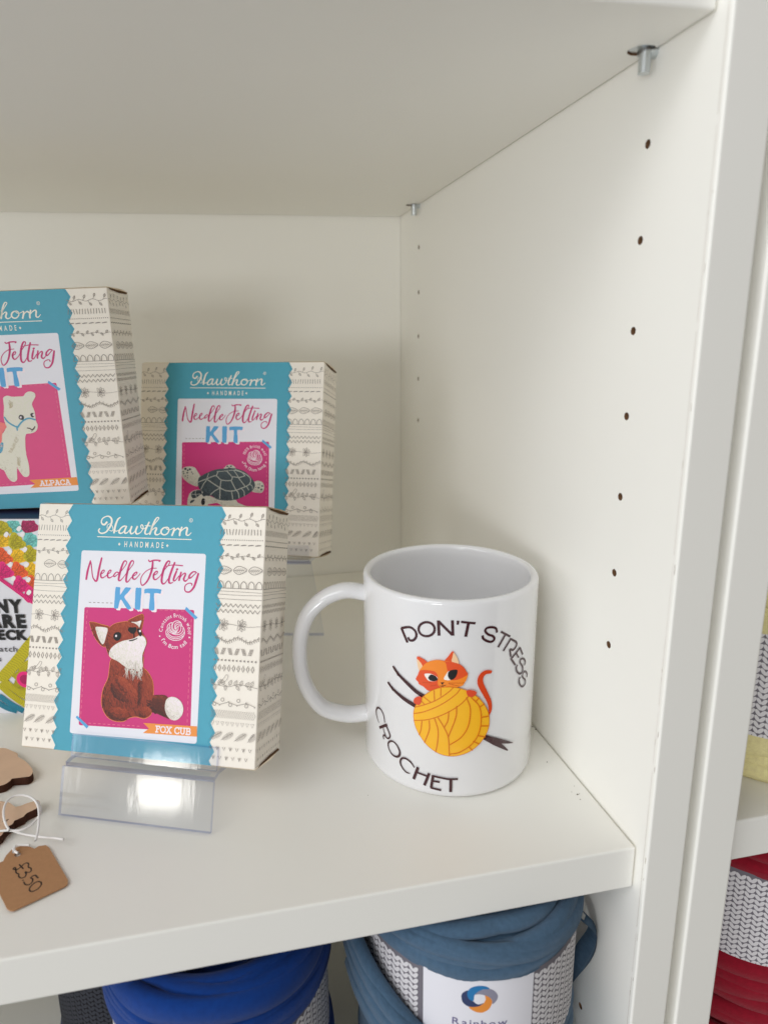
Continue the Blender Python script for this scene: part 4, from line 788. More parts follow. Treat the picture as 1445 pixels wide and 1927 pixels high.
FOX = ('fox_deep', 'fox_dark', 'fox_base', 'fox_light'); WOOL = ('wool_shade', 'wool', 'white_ink')
def fox_picture(i):
    f = T['fox']; P = i.poly; rd_ = random.Random(11); i.z += .006
    for n in ('body', 'head', 'earl', 'earr'): i.stroke(f[n], .42, M['orange'], closed=True, n=3)
    P(f['tail'], M['fox_dark'], smooth=4); felt(i, f['tail'], FOX[:3], 420, 1.6, .4, -.4, .4, bias=-.12, rnd=rd_)
    P(f['body'], M['fox_base'], smooth=4); felt(i, f['body'], FOX, 1500, 1.9, .42, -1.3, .45, rnd=rd_)
    felt(i, f['sh2'], FOX[:2], 160, 1.4, .4, -.5, .4, bias=-.1, rnd=rd_); felt(i, f['sh1'], FOX[:3], 240, 1.6, .4, -.9, .4, bias=-.15, rnd=rd_); felt(i, f['sh3'], FOX[:3], 150, 1.6, .36, -1.5, .3, bias=-.1, rnd=rd_)
    felt(i, f['haunch'], FOX, 330, 1.5, .38, .2, .5, bias=.02, rnd=rd_); felt(i, f['arm'], FOX, 420, 1.8, .4, -.9, .3, bias=.14, rnd=rd_); felt(i, f['paw'], FOX, 200, 1.2, .36, -1.2, .5, rnd=rd_)
    P(f['tip'], M['wool'], smooth=4); felt(i, f['tip'], WOOL, 420, 1.4, .4, None, 1, bias=.1, rnd=rd_)
    for n in ('earl', 'earr'): P(f[n], M['fox_base'], smooth=4); felt(i, f[n], FOX, 170, 1.2, .36, -1.2, .4, rnd=rd_)
    for n in ('earli', 'earri'): P(f[n], M['wool'], smooth=4); felt(i, f[n], WOOL, 130, 1.1, .34, -1.2, .4, rnd=rd_)
    P(f['head'], M['fox_base'], smooth=4); felt(i, f['head'], FOX, 820, 1.6, .4, -1.0, .7, bias=.12, rnd=rd_)
    P(f['white'], M['wool'], smooth=4); felt(i, f['white'], WOOL, 760, 1.6, .4, -1.3, .6, bias=.15, rnd=rd_)
    for k in range(90):
        x = rd_.uniform(50.5, 58.8); y = rd_.uniform(38, 43) - abs(x - 54.5) * .1; i.stroke([(x, y), (x + rd_.uniform(-.4, .9), y - 1.6), (x + rd_.uniform(-.8, 1.4), y - rd_.uniform(2.2, 4.6))], [.22, .16, .06], rd_.choice([M['wool'], M['wool_shade'], M['wool']]), n=2, cap=False)
    P(f['nose'], M['black'], smooth=4); P(f['eyel'], M['black'], smooth=4); P(f['eyer'], M['black'], smooth=4)
    for p, w in T['foxs']: i.stroke(p, [x * KC for x in w], M['black'])
    for c in T['foxg']: i.circle(c, .5, M['white_ink'])
def turtle_picture(i):
    f = T['turtle']; P = i.poly; rd_ = random.Random(5); i.z += .006; SK = ('turtle_skin_dark', 'turtle_skin', 'wool'); SH = ('turtle_dark', 'turtle')
    P(f['flipb'], M['turtle_skin'], smooth=4)
    for n in ('flipl', 'flipr'): P(f[n], M['turtle_skin'], smooth=4); felt(i, f[n], SK, 280, 1.2, .36, None, 1, rnd=rd_)
    u = [(p[0], max(13.2, p[1])) for p in f['under']]
    P(u, M['turtle_skin']); felt(i, u, SK, 360, 1.3, .36, None, 1, bias=-.1, rnd=rd_)
    P(f['head'], M['turtle_skin'], smooth=4); felt(i, f['head'], SK, 330, 1.2, .36, None, 1, rnd=rd_)
    P(f['shell'], M['turtle'], smooth=4); felt(i, f['shell'], SH, 1100, 1.4, .42, -.5, 1, edge=3, rnd=rd_)
    for n in ('cap', 'brow', 'snout'): P(f[n], M['turtle_dark'], smooth=3)
    for p, w in T['turtlel']: i.stroke(p, [x * KE * .85 for x in w], M['turtle_line'], n=3); i.stroke([(q[0] + .15, q[1] + .12) for q in p], [x * KE * .35 for x in w], M['turtle_skin'], n=3)
    for x, y, r in T['turtlesp']: i.circle((x, y), r * KE * .9, M['turtle_dark'], n=10, ry=r * KE * .7)
    P(f['eye'], M['black'], smooth=4); i.circle((f['eye'][3][0] - .1, f['eye'][3][1] - .7), .25, M['white_ink'])
def alpaca_picture(i):
    f = T['alpaca']; P = i.poly; rd_ = random.Random(8); i.z += .006; AL = ('alpaca_shade', 'alpaca', 'wool')
    P(f['body'], M['alpaca'], smooth=3); felt(i, f['body'], AL, 1500, 1.4, .4, None, 1, bias=.1, rnd=rd_)
    for n in ('shade', 'shade2'): felt(i, f[n], ('alpaca_tan', 'alpaca_shade'), 90, 1.3, .3, -1.2, .5, rnd=rd_)
    felt(i, f['earin'], ('alpaca_tan', 'alpaca_shade'), 70, 1.2, .3, 1.1, .4, rnd=rd_)
    P(f['fringe'], M['halter'], smooth=3); fuzz(i, f['fringe'], [M['alpaca'], M['halter'], M['salmon']], 120, 1.6, .2, -1.4, .3, rd_)
    P(f['blanket'], M['salmon'], smooth=3); fuzz(i, f['blanket'], [M['pinkdash'], M['salmon']], 80, 1.3, .2, None, 1, rd_)
    for k, (p, w) in enumerate(T['alpacas']): i.stroke(p, [x * KF for x in w], M['halter'] if k < 3 else M['brownish'])
    for n in ('eyel', 'eyer'): P(f[n], M['eye_grey'], smooth=4)
    for c in T['alpacag']: i.circle(c, .55, M['white_ink'], n=10)

def rmat(yaw, pitch, roll):
    return Matrix.Rotation(yaw, 3, 'Z') @ Matrix.Rotation(-pitch, 3, 'X') @ Matrix.Rotation(roll, 3, 'Y')
def take(o):
    me = o if isinstance(o, bpy.types.Mesh) else o.data
    for q in [q for q in bpy.data.objects if q.data == me]: bpy.data.objects.remove(q)
    return me
CARTON = take(make_carton()); SLEEVE = take(make_sleeve()); FLAPT = make_flap(BH / 1000, 1); FLAPB = make_flap(0, -1)
M['pink2'] = mat('rose_print', rgb(226, 70, 132), .45, .4, noise=.03, nscale=160)
def kit(pose, label, badge, picture, word, x0, x1, pinkmat):
    r = empty('kit_box', pose[:3], 0, label, 'craft kit', 'felting kit boxes on the shelf')
    r.rotation_euler = rmat(*pose[3:]).to_euler()
    link('carton', CARTON, r); link('tuck_flap', FLAPT, r); link('tuck_flap', FLAPB, r); link('printed_sleeve', SLEEVE, r)
    i = make_card(badge, pinkmat); picture(i); c = i.build('picture_card', front_fn, r)
    i = make_ribbon(word, x0, x1); i.build('name_ribbon', front_fn, c)
    return r
FP = (-.2545, .1029, .0216, -.4099, .336, -.0169)
TP = (-.2085, .2134, .0803, -.3891, .2317, .0086)
AP = (-.3166, .1954, .1153, -.1885, .0153, -.016)
kit(FP, 'teal and cream felting kit box picturing a fox cub, on the front stand', ('Contains British wool', "I'm 8cm tall", 187, -9, 212, 322), fox_picture, 'FOX CUB', 67.4, 84.0, M['pink'])
kit(TP, 'teal and cream felting kit box picturing a turtle, standing behind the fox box', ('100% British wool', "I'm 12cm long", 163, 13, 205, 330), turtle_picture, 'TURTLE' if False else '', 67.4, 84.0, M['pink'])
kit(AP, 'teal and cream felting kit box picturing an alpaca, on top of the card deck', None, alpaca_picture, 'ALPACA', 66.6, 83.2, M['pink2'])

# ================================================================== clear stands under the fox and turtle boxes
def extrude(name, prof, x0, x1, parent, t=.0020):
    # a bent acrylic sheet: the profile (y, z) thickened by t, run from x0 to x1; cut edges get their own tint
    L = []; Rr = []
    P = [Vector(p) for p in prof]
    for k, p in enumerate(P):
        a = P[k - 1] if k else p; b = P[k + 1] if k < len(P) - 1 else p
        d1 = (p - a).normalized() if k else (b - p).normalized(); d2 = (b - p).normalized() if k < len(P) - 1 else d1
        n = Vector((-d1.y - d2.y, d1.x + d2.x)).normalized(); s = 1 / max(.35, n.dot(Vector((-d1.y, d1.x))))
        L.append(p + n * t / 2 * s); Rr.append(p - n * t / 2 * s)
    bm = bmesh.new(); rows = [[bm.verts.new((x, q.y if False else q[0], q[1])) for q in L + Rr[::-1]] for x in (x0, x1)]
    N = len(rows[0]); n = len(P)
    for k in range(N):
        f = bm.faces.new((rows[0][k], rows[0][(k + 1) % N], rows[1][(k + 1) % N], rows[1][k]))
        if k in (n - 1, N - 1): f.material_index = 1
    for r in (0, 1):
        for k in range(n - 1):
            f = bm.faces.new((rows[r][k], rows[r][k + 1], rows[r][N - 2 - k], rows[r][N - 1 - k])); f.material_index = 1
    return from_bm(name, bm, [M['acr'], M['acr_edge']], parent)
def stand(loc, yaw, w, plate, lean, ledge, boxang, label, full=True):
    r = empty('display_stand', loc, yaw, label, 'display stand', 'clear acrylic display stands')
    s, c = math.sin(boxang), math.cos(boxang); h = plate; py = h * lean
    extrude('front_plate', [(0, .0008), (py, h)], 0, w, r)
    lf = (py + ledge, h)                                   # where the box stands
    extrude('ledge', [(py + .0012, h + .0002), (lf[0], h), (lf[0] + .036 * c, h - .036 * s), (lf[0] + .036 * c + .045 * s, h - .036 * s + .045 * c)], .0004, w - .0004, r)
    extrude('lip', [(lf[0] - .0016, h + .0013), (lf[0] - .0016 + .0098 * s, h + .0013 + .0098 * c)], .0008, w - .0008, r, .0016)
    b = (lf[0] + .036 * c, h - .036 * s)
    extrude('foot', [(b[0] + .0012, b[1] - .0014), (b[0] + .006, .0008)], .0004, w - .0004, r)
    return r
stand((-.23511, .07806, 0), -.3825, .0709, .0204, .35, .0068, .336, 'clear acrylic stand with sloping front plate holding up the fox box')
def tall_stand():
    r = empty('display_stand', (-.1600, .2513, 0), -.25, 'tall clear acrylic stand under the turtle box, seen behind the mug handle', 'display stand', 'clear acrylic display stands')
    s, c = math.sin(.2317), math.cos(.2317); w = .071
    f = (-.0655, .0770)
    extrude('leg_plate', [(0, .0008), (f[0] + .004, f[1] - .0022)], 0, w, r)
    extrude('ledge', [f, (f[0] + .036 * c, f[1] - .036 * s), (f[0] + .036 * c + .05 * s, f[1] - .036 * s + .05 * c)], .0004, w - .0004, r)
    extrude('lip', [(f[0] - .0012, f[1]), (f[0] - .0012 + .0098 * s, f[1] + .0098 * c)], .0008, w - .0008, r, .0016)
tall_stand()

# ================================================================== card deck
dk = empty('card_deck', tuple(T['deckp0']), -.263, 'boxed deck of crochet pattern cards with bold black title, under the alpaca box', 'card deck')
DX0, DX1, DHH, DDD = -31.0, 40.0, 114.2, 46.0
body = box('deck_box', DX0 / 1000, DX1 / 1000, 0, DDD / 1000, 0, DHH / 1000, M['deck'], dk, bev=.0007)
i = Ink(); i.poly([(DX0 + .6, .6), (DX1 - .6, .6), (DX1 - .6, DDD - .6), (DX0 + .6, DDD - .6)], M['decknavy'])
add_mesh(body, i.build('p', lambda u, v, z: (u / 1000, v / 1000, (DHH + .04 + z) / 1000)))
i = Ink(); rd = random.Random(4)
def clus(x, y, c):
    if not (DX0 + 1 < x < DX1 - 1 and 1 < y < DHH - 2): return
    d = M[c + '_d']; b = M[c]
    a0 = R_(-50); ca, sa = math.cos(a0), math.sin(a0)
    def w(p, q): p *= 1.16; q *= 1.1; return (min(DX1 - .3, max(DX0 + .3, x + p * ca - q * sa)), min(DHH - .8, y + p * sa + q * ca))
    sh = [w(-1.6, -3.6), w(0, -4.0), w(1.6, -3.6), w(3.4, -.6), w(4.3, 2.2), w(3.2, 3.7), w(1.4, 3.5), w(0, 4.2), w(-1.4, 3.5), w(-3.2, 3.7), w(-4.3, 2.2), w(-3.4, -.6)]
    i.poly(sh, b, smooth=3); felt(i, sh, (c + '_d', c), 90, 1.7, .42, a0 + math.pi / 2, .5, rnd=rd)
    for k in (-1, 1): i.stroke([w(k * .4, -3.2), w(k * .9, 0), w(k * 1.5, 3.4)], [.25, .45, .3], d, n=3)
    for k in (-1, 0, 1):
        for q in range(3):
            t = -1.6 + q * 2.0; i.stroke([w(k * 2.0 * (t + 5) / 8 - .8, t + .5), w(k * 2.0 * (t + 5) / 8, t - .5), w(k * 2.0 * (t + 5) / 8 + .8, t + .6)], .26, d, n=2)
for x, y, c in T['deckcl']: clus(x, y, {'pink': 'pinkc'}.get(c, c))
for x, y, c in T['deckcl']: clus(x - 19.5, y + 15.0, {'pink': 'pinkc'}.get(c, c)) if x < 8 else None
for x, y in T['deckhole']: i.poly([(x - 1.5, y - .4), (x + .3, y + 1.6), (x + 1.6, y + .5), (x, y - 1.6)], M['hole'], smooth=2)
E_ = T['deckedge']; E_ = [(E_[0][0] - 20, E_[0][1] + 16)] + E_ + [(DX1 - 1, E_[-1][1] - 6)]
def band(P, w, c):
    i.stroke(P, w, M[c], n=6, cap=False); Q = catmull([p[:2] for p in P], 9)
    for a, b in zip(Q, Q[1:]):
        d = (b - a).normalized(); n = Vector((-d.y, d.x)); m_ = (a + b) / 2
        i.stroke([m_ + n * w * .45 - d * .5, m_, m_ - n * w * .45 - d * .5], .26, M[c + '_d'], n=2)
band(E_, 2.2, 'pinkc')
for p in T['deckoliv']: band(p + [(min(DX1 - 2, p[-1][0] + 12), p[-1][1] + (p[-1][1] - p[-2][1]) * (1.1 if p[-1][1] < p[-2][1] else 1.0))] if p[-1][0] < 28 else p, 4.0, 'oliv')
for r_ in (5.0, 3.0): i.circle(T['deckpk'], r_, M['pinkc' if r_ > 4 else 'pinkc_d'])
for p in T['deckteal']: band([(max(DX0 + 2, q[0]), max(2.2, q[1])) for q in p], 3.4, 'tealc')
text(i, 'GRANNY', -22.5, 22.9, T['decktxt'][0][1], 7.0, M['deckink'], .055, track=-.06)
text(i, 'SQUARE', -22.0, 23.6, T['decktxt'][2][1], 7.0, M['deckink'], .055, track=-.06)
text(i, 'CARD DECK', -28.5, 23.6, T['decktxt'][4][1], 5.3, M['deckink'], .055, track=-.06)
text(i, 'mix & match', -15.0, 16.4, T['decktxt'][6][1], 3.1, M['deckgrey'], .008)
text(i, 'squares', -15.0, 6.3, T['decktxt'][8][1] - .2, 3.1, M['deckgrey'], .008)
i.build('printed_front', front_fn, dk)

# ================================================================== mug
MX, MY, MR, MH = -.0520557, .08875256, .04088, .09551
mug = empty('mug', (MX, MY, 0), 0, 'glossy white mug with a ginger cat on a yellow yarn ball', 'mug')
prof = [(0, .0022), (.0345, .0022), (.0352, .0002), (.0372, 0), (.0388, .0006), (.0402, .0020), (.04088, .0042), (.04088, .0915)]
for k in range(9):
    a = k / 8 * math.pi; prof.append((.0390 + .00188 * math.cos(a), .0936 + .00191 * math.sin(a)))
prof += [(.03712, .090), (.03705, .012), (.0362, .0075), (.033, .0054), (0, .0050)]
bm = bmesh.new(); NS = 192; rings = []
for r, z in prof:
    if r == 0: rings.append([bm.verts.new((0, 0, z))]); continue
    rings.append([bm.verts.new((r * math.cos(2 * math.pi * k / NS), r * math.sin(2 * math.pi * k / NS), z)) for k in range(NS)])
for a, b in zip(rings, rings[1:]):
    for k in range(NS):
        q = (k + 1) % NS
        if len(a) == 1: bm.faces.new((a[0], b[k], b[q]))
        elif len(b) == 1: bm.faces.new((a[k], a[q], b[0]))
        else: bm.faces.new((a[k], a[q], b[q], b[k]))
o = from_bm('cup', bm, M['mug'], mug, True); o.data.set_sharp_from_angle(angle=R_(60))
# handle: a swept oval whose ends flare into the wall
hd = Vector((-.985, .17, 0)).normalized(); hs = Vector((.17, .985, 0)).normalized()
hp = T['handle']; hp = [(37.9, hp[0][1]), (40.6, hp[0][1] + .15)] + [list(p) for p in hp[1:-1]] + [(40.6, hp[-1][1] - .1), (37.9, hp[-1][1])]
Q = catmull(hp, 8); bm = bmesh.new(); rr = []
for k, p in enumerate(Q):
    a = Q[max(0, k - 1)]; b = Q[min(len(Q) - 1, k + 1)]; t = (b - a).normalized(); n = Vector((-t.y, t.x)); e = min(k, len(Q) - 1 - k)
    fl = 1 + .42 * max(0, 1 - e / 11) ** 2
    ring = []
    for j in range(20):
        th = 2 * math.pi * j / 20; u = 3.75 * fl * math.cos(th); w = 5.3 * fl * math.sin(th)
        c = p + n * u; v = hd * (c.x / 1000) + hs * (w / 1000); ring.append(bm.verts.new((v.x, v.y, c.y / 1000)))
    rr.append(ring)
for a, b in zip(rr, rr[1:]):
    for j in range(20): bm.faces.new((a[j], a[(j + 1) % 20], b[(j + 1) % 20], b[j]))
from_bm('handle', bm, M['mug'], mug, True)
# printed picture wraps round the cup
def cyl_fn(r):
    def f(u, v, z):
        a = u / 1000 / r; rr_ = r + (.05 + z) / 1000; return (rr_ * math.sin(a), -rr_ * math.cos(a), v / 1000)
    return f
def cyl_n(r):
    return lambda u, v, z: (math.sin(u / 1000 / r), -math.cos(u / 1000 / r), 0)
i = Ink(.012); i.z = .01
for p, w, k in T['mugtext']: i.stroke(p, [x * (.037 if k else .053) for x in w], M['maroon'], n=4 if len(p) < 20 else 2, cap=False)
f = T['cat']; km = .0443; P = i.poly
for p, w, n in T['cats']:
    if n == 'tail': i.stroke(p, [x * km for x in w], M['tail_red'], n=6)
    if n == 'hook': i.stroke(p, [x * km * 1.12 for x in w], M['maroon'], n=6)
P(f['hooks'], M['maroon'])
for n, m, s in (('earl', 'cat_red', 2), ('earr', 'cat_red', 2), ('earli', 'ear_inner', 3), ('earri', 'ear_inner', 3), ('head', 'cat_orange', 3), ('pr', 'cat_red', 3), ('pl', 'cat_red', 3), ('eyelw', 'cat_white', 3), ('eyerw', 'cat_white', 3), ('eyel', 'cat_black', 4), ('eyer', 'cat_black', 4), ('nose', 'cat_black', 0)): P(f[n], M[m], smooth=s)
for p, w, n in T['cats']:
    if n in ('blk', 'wh'): i.stroke(p, [x * km for x in w], M['cat_black' if n == 'blk' else 'whisker'])
P(f['ball'], M['ball'], smooth=4); i.stroke(f['ball'], .28, M['ball_line'], closed=True, n=4)
for p, w, n in T['cats']:
    if n == 'ln': i.stroke(p, [x * km for x in w], M['ball_line'], n=6)
P(f['pawr'], M['paw'], smooth=3); P(f['pawl'], M['paw'], smooth=3)
i.split(1.6)
i.build('printed_picture', cyl_fn(MR), mug, cyl_n(MR))

# ================================================================== wooden clouds, string and price tag
def plate(name, pts, z0, z1, m_top, m_side, label=None, cat=None, group=None, parent=None, hole=None, smooth=4):
    P = catmull([p[:2] for p in pts], smooth, True) if smooth else [Vector(p[:2]) for p in pts]
    loops = [[Vector((p.x / 1000, p.y / 1000, 0)) for p in P]]
    if hole: loops.append([Vector((hole[0] / 1000 + hole[2] / 1000 * math.cos(-t), hole[1] / 1000 + hole[2] / 1000 * math.sin(-t), 0)) for t in [q * math.pi / 7 for q in range(14)]])
    tri = tessellate_polygon(loops); bm = bmesh.new(); flat = [v for l in loops for v in l]
    c = Vector((0, 0, 0))
    tp = [bm.verts.new((v.x, v.y, z1)) for v in flat]; bt = [bm.verts.new((v.x, v.y, z0)) for v in flat]
    for t in tri:
        bm.faces.new([tp[k] for k in t]); bm.faces.new([bt[k] for k in t][::-1])
    o = 0
    for l in loops:
        n = len(l)
        for k in range(n):
            fc = bm.faces.new((tp[o + k], tp[o + (k + 1) % n], bt[o + (k + 1) % n], bt[o + k])); fc.material_index = 1
        o += n
    ob = from_bm(name, bm, [m_top, m_side], parent)
    if label: tag(ob, label, cat, group)
    return ob
plate('wooden_cloud', T['cloud1'], .0004, .0042, M['wood'], M['burnt'], 'larger laser-cut wooden cloud with burnt edges, nearer the card deck', 'wooden cloud', 'wooden clouds on the shelf', smooth=5)
c2 = plate('wooden_cloud', T['cloud2'], .0004, .0042, M['wood'], M['burnt'], 'wooden cloud with a pointed end lying under the white string loop', 'wooden cloud', 'wooden clouds on the shelf', smooth=5)
i = Ink()
for p in T['cloudmark']: i.stroke(p, .35, M['burnt'])
i.build('engraving', lambda u, v, z: (u / 1000, v / 1000, .0042 + (.04 + z) / 1000), c2)
pt = empty('price_tag', (T['tag'][3][0] / 1000, T['tag'][3][1] / 1000, 0), 0, 'brown kraft price tag reading £3.50 on a white string', 'price tag')
off = pt.location.copy()
def rel(o):
    o.parent = pt; o.matrix_parent_inverse = Matrix.Translation(-off); return o
th = T['taghole']
tg = rel(plate('tag_card', T['tag'], .0007, .0012, M['kraft'], M['kraft'], smooth=0, hole=(th[0], th[1], 1.3)))
i = Ink()
for p in T['tagtext']: i.stroke(p, .55, M['pen'], n=6)
w_ = i.build('handwriting', lambda u, v, z: (u / 1000, v / 1000, .0012 + (.03 + z) / 1000)); add_mesh(tg, w_)
cu = bpy.data.curves.new('string', 'CURVE'); cu.dimensions = '3D'; cu.bevel_depth = .00048; cu.bevel_resolution = 3; cu.resolution_u = 10
for p in T['string']:
    sp = cu.splines.new('NURBS'); sp.points.add(len(p) - 1); sp.use_endpoint_u = True; sp.order_u = 3
    for q, v in zip(sp.points, p): q.co = (v[0] / 1000, v[1] / 1000, v[2] / 1000, 1)
so = bpy.data.objects.new('t', cu); COL.objects.link(so)
me = bpy.data.meshes.new_from_object(so.evaluated_get(bpy.context.evaluated_depsgraph_get())); bpy.data.objects.remove(so)
me.materials.clear(); me.materials.append(M['string']); me.name = 'string'; rel(link('string', me))

# ================================================================== cones of t-shirt yarn
def knit_band(R, z0, z1, parent, label=None, dark=''):
    me_bm = bmesh.new(); N = 120
    vs = [[me_bm.verts.new((R * math.sin(2 * math.pi * k / N), -R * math.cos(2 * math.pi * k / N), z)) for k in range(N)] for z in (z0, z1)]
    for k in range(N): me_bm.faces.new((vs[0][k], vs[0][(k + 1) % N], vs[1][(k + 1) % N], vs[1][k]))
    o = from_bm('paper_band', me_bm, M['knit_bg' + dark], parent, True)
    rk = random.Random(2); i = Ink(); circ = 2 * math.pi * R * 1000; ncol = int(circ / 4.3); pw = circ / ncol; ph = 2.85
    for c in range(ncol):
        u = -circ / 2 + (c + .5) * pw
        if label and label[0] - .3 < u < label[1] + .3: continue
        y = z0 * 1000 + 1.2
        while y < z1 * 1000 - 1.2:
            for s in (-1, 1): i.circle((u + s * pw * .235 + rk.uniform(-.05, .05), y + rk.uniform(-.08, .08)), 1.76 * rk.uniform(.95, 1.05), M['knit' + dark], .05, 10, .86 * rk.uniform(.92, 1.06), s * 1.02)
            y += ph
    add_mesh(o, i.build('p', cyl_fn(R)))
    return o
def yarn(loc, base, col, label, R=.0485, band=(-.085, -.0402), seed=1, hollow=False, tail=False, blabel=None, top=-.0236, bulge=False, dark=''):
    # winding of fat jersey strands: tilted rings on the side, shrinking rings on the top
    r = empty('yarn_cone', (loc[0], loc[1], base), 0, label, 'yarn', 'cones of jersey yarn')
    rd = random.Random(seed); bm = bmesh.new(); uvl = bm.loops.layers.uv.new('UVMap'); NR = 110; NC = 10
    z0, z1 = band[0] - base, band[1] - base; T_ = top - base
    def rmax(z):
        lo = min(1, max(0, (z - z0 + .001) / .003)); hi = min(1, max(0, (z1 + .0015 - z) / .003))
        return (R + .0026) + (-.0032) * min(lo, hi)
    def ring(rc, zc, A, ph, hw, hr, lay):
        rows = []; A2, p2 = rd.uniform(0, .0012), rd.uniform(0, 6)
        for k in range(NR):
            t = 2 * math.pi * k / NR; z = zc + A * math.sin(t - ph) + A2 * math.sin(3 * t + p2); row = []
            for j in range(NC):
                a = 2 * math.pi * j / NC; ca, sa = math.cos(a), math.sin(a)
                vr = rc + (hr * ca * math.cos(lay) - hw * sa * math.sin(lay)) * (1 + .12 * math.sin(5 * t + p2)); vz = z + hr * ca * math.sin(lay) + hw * sa * math.cos(lay)
                vz = max(.0006, min(T_, vz)); vr = min(vr, rmax(vz))
                row.append(bm.verts.new((vr * math.cos(t), vr * math.sin(t), vz)))
            rows.append(row)
        for k in range(NR):
            for j in range(NC):
                q, w = (k + 1) % NR, (j + 1) % NC
                fc = bm.faces.new((rows[k][j], rows[q][j], rows[q][w], rows[k][w])); fc.smooth = True
                for lp, (kk, jj) in zip(fc.loops, ((k, j), (k + 1, j), (k + 1, j + 1), (k, j + 1))): lp[uvl].uv = (kk / NR * 2.2, jj / NC * .22)
    z = .005
    while z < T_ - .006:
        inb = z0 + .004 < z < z1 - .006
        ring(R - .0028 + rd.uniform(-.0006, .0016), z, rd.uniform(.003, .008) if not inb else .002, rd.uniform(0, 6.28), .0062, .0042, 0)
        z += .0062 if not inb else .009
    rs_ = .011; hole = R - (.020 if hollow else .0405)
    prof_ = [Vector((R + .0004, z1 - .004)), Vector((R + .0006, z1 + .002)), Vector((R + .0006, T_ - rs_))]
    prof_ += [Vector((R + .0006 - rs_ + rs_ * math.cos(q * math.pi / 12), T_ - rs_ + rs_ * math.sin(q * math.pi / 12))) for q in range(1, 7)]
    prof_ += [Vector((hole + .004, T_ - .0006)), Vector((hole, T_ - .004)), Vector((max(.004, hole - .003), T_ - (.020 if hollow else .008))), Vector((max(.003, hole - .008), T_ - (.050 if hollow else .012)))]
    cum = [0]
    for a_, b_ in zip(prof_, prof_[1:]): cum.append(cum[-1] + (b_ - a_).length)
    def at(s):
        s = max(0, min(cum[-1] - 1e-6, s)); k = max(q for q in range(len(cum) - 1) if cum[q] <= s); d_ = (prof_[k + 1] - prof_[k]).normalized()
        return prof_[k] + d_ * (s - cum[k]), d_
    s = .0005
    inner = []                                             # the layer of strands beneath, seen between the top ones
    for k in range(61):
        p, d_ = at(.002 + (cum[-1] - .003) * k / 60); n_ = Vector((d_.y, -d_.x)); p = p - n_ * .0026
        inner.append([bm.verts.new((max(.002, min(p.x, rmax(p.y) - .001)) * math.cos(2 * math.pi * q / NR), max(.002, min(p.x, rmax(p.y) - .001)) * math.sin(2 * math.pi * q / NR), p.y)) for q in range(NR)])
    for k in range(60):
        for q in range(NR):
            fc = bm.faces.new((inner[k][q], inner[k][(q + 1) % NR], inner[k + 1][(q + 1) % NR], inner[k + 1][q])); fc.smooth = True
            for lp, (kk, jj) in zip(fc.loops, ((q, k), (q + 1, k), (q + 1, k + 1), (q, k + 1))): lp[uvl].uv = (kk / NR * 2.2, jj / 60 * .4)
    while s < cum[-1] - .002:
        A, ph, A2, p2, off, hw = rd.uniform(.004, .0105), rd.uniform(0, 6.28), rd.uniform(0, .0012), rd.uniform(0, 6.28), rd.uniform(-.0005, .0019), rd.uniform(.0036, .0046)
        rows = []
        for k in range(NR):
            t = 2 * math.pi * k / NR; sc = s + A * math.sin(t - ph) + A2 * math.sin(2 * t + p2); row = []
            for j in range(NC):
                a = 2 * math.pi * j / NC; u = math.cos(a); v = math.sin(a)
                p, d_ = at(sc + hw * u); n_ = Vector((d_.y, -d_.x)); hh = .0019 * (1 - .25 * u * u) * (1 + .12 * math.sin(4 * t + p2))
                p = p + n_ * (off - .0016 + hh * v + .0006 * math.cos(u * 2.2))
                vr = min(p.x, rmax(p.y)); row.append(bm.verts.new((vr * math.cos(t), vr * math.sin(t), p.y)))
            rows.append(row)
        for k in range(NR):
            for j in range(NC):
                q, w = (k + 1) % NR, (j + 1) % NC
                fc = bm.faces.new((rows[k][j], rows[q][j], rows[q][w], rows[k][w])); fc.smooth = True
                for lp, (kk, jj) in zip(fc.loops, ((k, j), (k + 1, j), (k + 1, j + 1), (k, j + 1))): lp[uvl].uv = (kk / NR * 2.2, jj / NC * .22)
        s += rd.uniform(.0032, .0044)
    if bulge:
        # slack strands sagging out over the lower left of the band
        for q in range(7):
            rows = []; K = 40; a0, a1 = R_(165 + q * 4), R_(238 + q * 9); za, zb = -.036 - q * .0062 - base, -.078 - q * .0068 - base
            for k in range(K):
                t = k / (K - 1); th = a0 + (a1 - a0) * t; zz = za + (zb - za) * t ** 1.5; rr_ = R + .0074 * math.sin(math.pi * min(1, .25 + t * .75)) ** .6 + rd.uniform(0, .0002) + (q % 2) * .0009 - .0005
                row = []
                for j in range(NC):
                    a = 2 * math.pi * j / NC; row.append(bm.verts.new(((rr_ + .0030 * math.cos(a)) * math.cos(th), (rr_ + .0030 * math.cos(a)) * math.sin(th), zz + .0036 * math.sin(a))))
                rows.append(row)
            for k in range(K - 1):
                for j in range(NC):
                    w = (j + 1) % NC; fc = bm.faces.new((rows[k][j], rows[k + 1][j], rows[k + 1][w], rows[k][w])); fc.smooth = True
                    for lp, (kk, jj) in zip(fc.loops, ((k, j), (k + 1, j), (k + 1, j + 1), (k, j + 1))): lp[uvl].uv = (kk / K * .6, jj / NC * .2)
    bmesh.ops.create_cone(bm, cap_ends=True, segments=60, radius1=R - .005, radius2=R - .005, depth=max(.02, T_ - (.026 if not hollow else .052)), matrix=Matrix.Translation((0, 0, max(.02, T_ - (.026 if not hollow else .052)) / 2 + .001)))
    m = yarn_mat('jersey_yarn', col)
    bmesh.ops.recalc_face_normals(bm, faces=bm.faces)
    me = bpy.data.meshes.new('winding'); bm.to_mesh(me); bm.free(); me.materials.append(m); link('winding', me, r)
    pb = knit_band(R + .0003, z0, z1, r, blabel, dark)
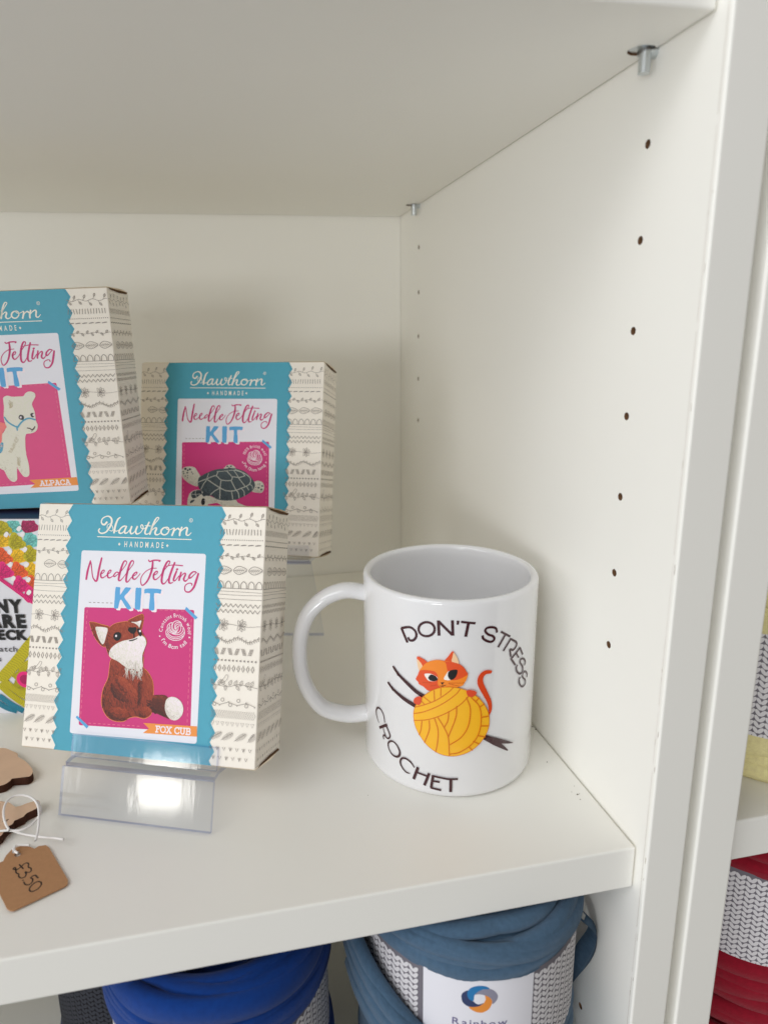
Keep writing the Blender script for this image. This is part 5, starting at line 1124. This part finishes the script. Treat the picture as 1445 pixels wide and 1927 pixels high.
    if blabel:
        i = Ink(); u0, u1 = blabel; i.step = .012; i.poly([(u0, z0 * 1000), (u1, z0 * 1000), (u1, z1 * 1000), (u0, z1 * 1000)], M['label'], .08); i.z = .1
        dz = -base * 1000
        for n_, m_ in (('navy', 'lnavy'), ('orange', 'lor'), ('grey', 'lgrey'), ('blue', 'lblue')): i.poly([(p[0], p[1] + dz) for p in T['logo'][n_]], M[m_], smooth=4)
        text(i, 'Rainbow', T['logotext'][0][0], T['logotext'][1][0], T['logotext'][0][1] + dz + .2, 3.3, M['ltext'], .012, track=.06, slope=.0)
        i.split(2.0); i.build('brand_label', cyl_fn(R + .0003), pb, cyl_n(R + .0003))
    if tail:
        pts = [(-.0100, .0262, -.0500), (-.0066, .0262, -.0545), (-.0030, .0262, -.0605), (-.0028, .0270, -.0680), (-.0058, .0275, -.0780), (-.0105, .0285, -.0880), (-.0150, .031, -.098)]
        C_ = catmull([Vector(p) for p in pts], 6); b2 = bmesh.new(); u2 = b2.loops.layers.uv.new('UVMap'); rows = []
        for k, p in enumerate(C_):
            w = .0026 + .0018 * math.sin(k * .35); t = k / len(C_)
            rows.append([b2.verts.new((p.x + dx - loc[0], p.y + dy - loc[1], p.z - base)) for dx, dy in ((-w, .004), (-w * .3, -.0035 + .002 * t), (w * .55, -.0012), (w * .2, .0045))])
        for k in range(len(rows) - 1):
            for j in range(3):
                fc = b2.faces.new((rows[k][j], rows[k][j + 1], rows[k + 1][j + 1], rows[k + 1][j])); fc.smooth = True
                for lp, uvv in zip(fc.loops, ((k, j), (k, j + 1), (k + 1, j + 1), (k + 1, j))): lp[u2].uv = (uvv[0] * .02, uvv[1] * .05)
        bmesh.ops.solidify(b2, geom=list(b2.faces), thickness=.0009)
        from_bm('loose_end', b2, m, r, True)
    return r
yarn((-.05774, .04527), -.172, (78, 106, 132), 'grey-blue jersey yarn cone with a white label reading Rainbow', tail=True, bulge=True, blabel=(-34.4, 10.4), seed=4)
yarn((-.1690, .0475), -.172, (8, 60, 138), 'royal blue jersey yarn cone with a hollow top, left of the grey-blue one', R=.0460, band=(-.092, -.0560), seed=9, hollow=True, top=-.0300)
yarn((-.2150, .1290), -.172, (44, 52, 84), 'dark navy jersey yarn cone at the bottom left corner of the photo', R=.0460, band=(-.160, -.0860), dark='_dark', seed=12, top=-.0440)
yarn((.1080, .0640), .004, (250, 228, 168), 'pale yellow jersey yarn cone standing on the right-hand bookcase', band=(.0240, .0750), seed=15, top=.13)
yarn((.1080, .0620), -.21, (150, 16, 40), 'dark red jersey yarn cone under the yellow one', band=(-.0950, -.0445), seed=21, top=-.0275)
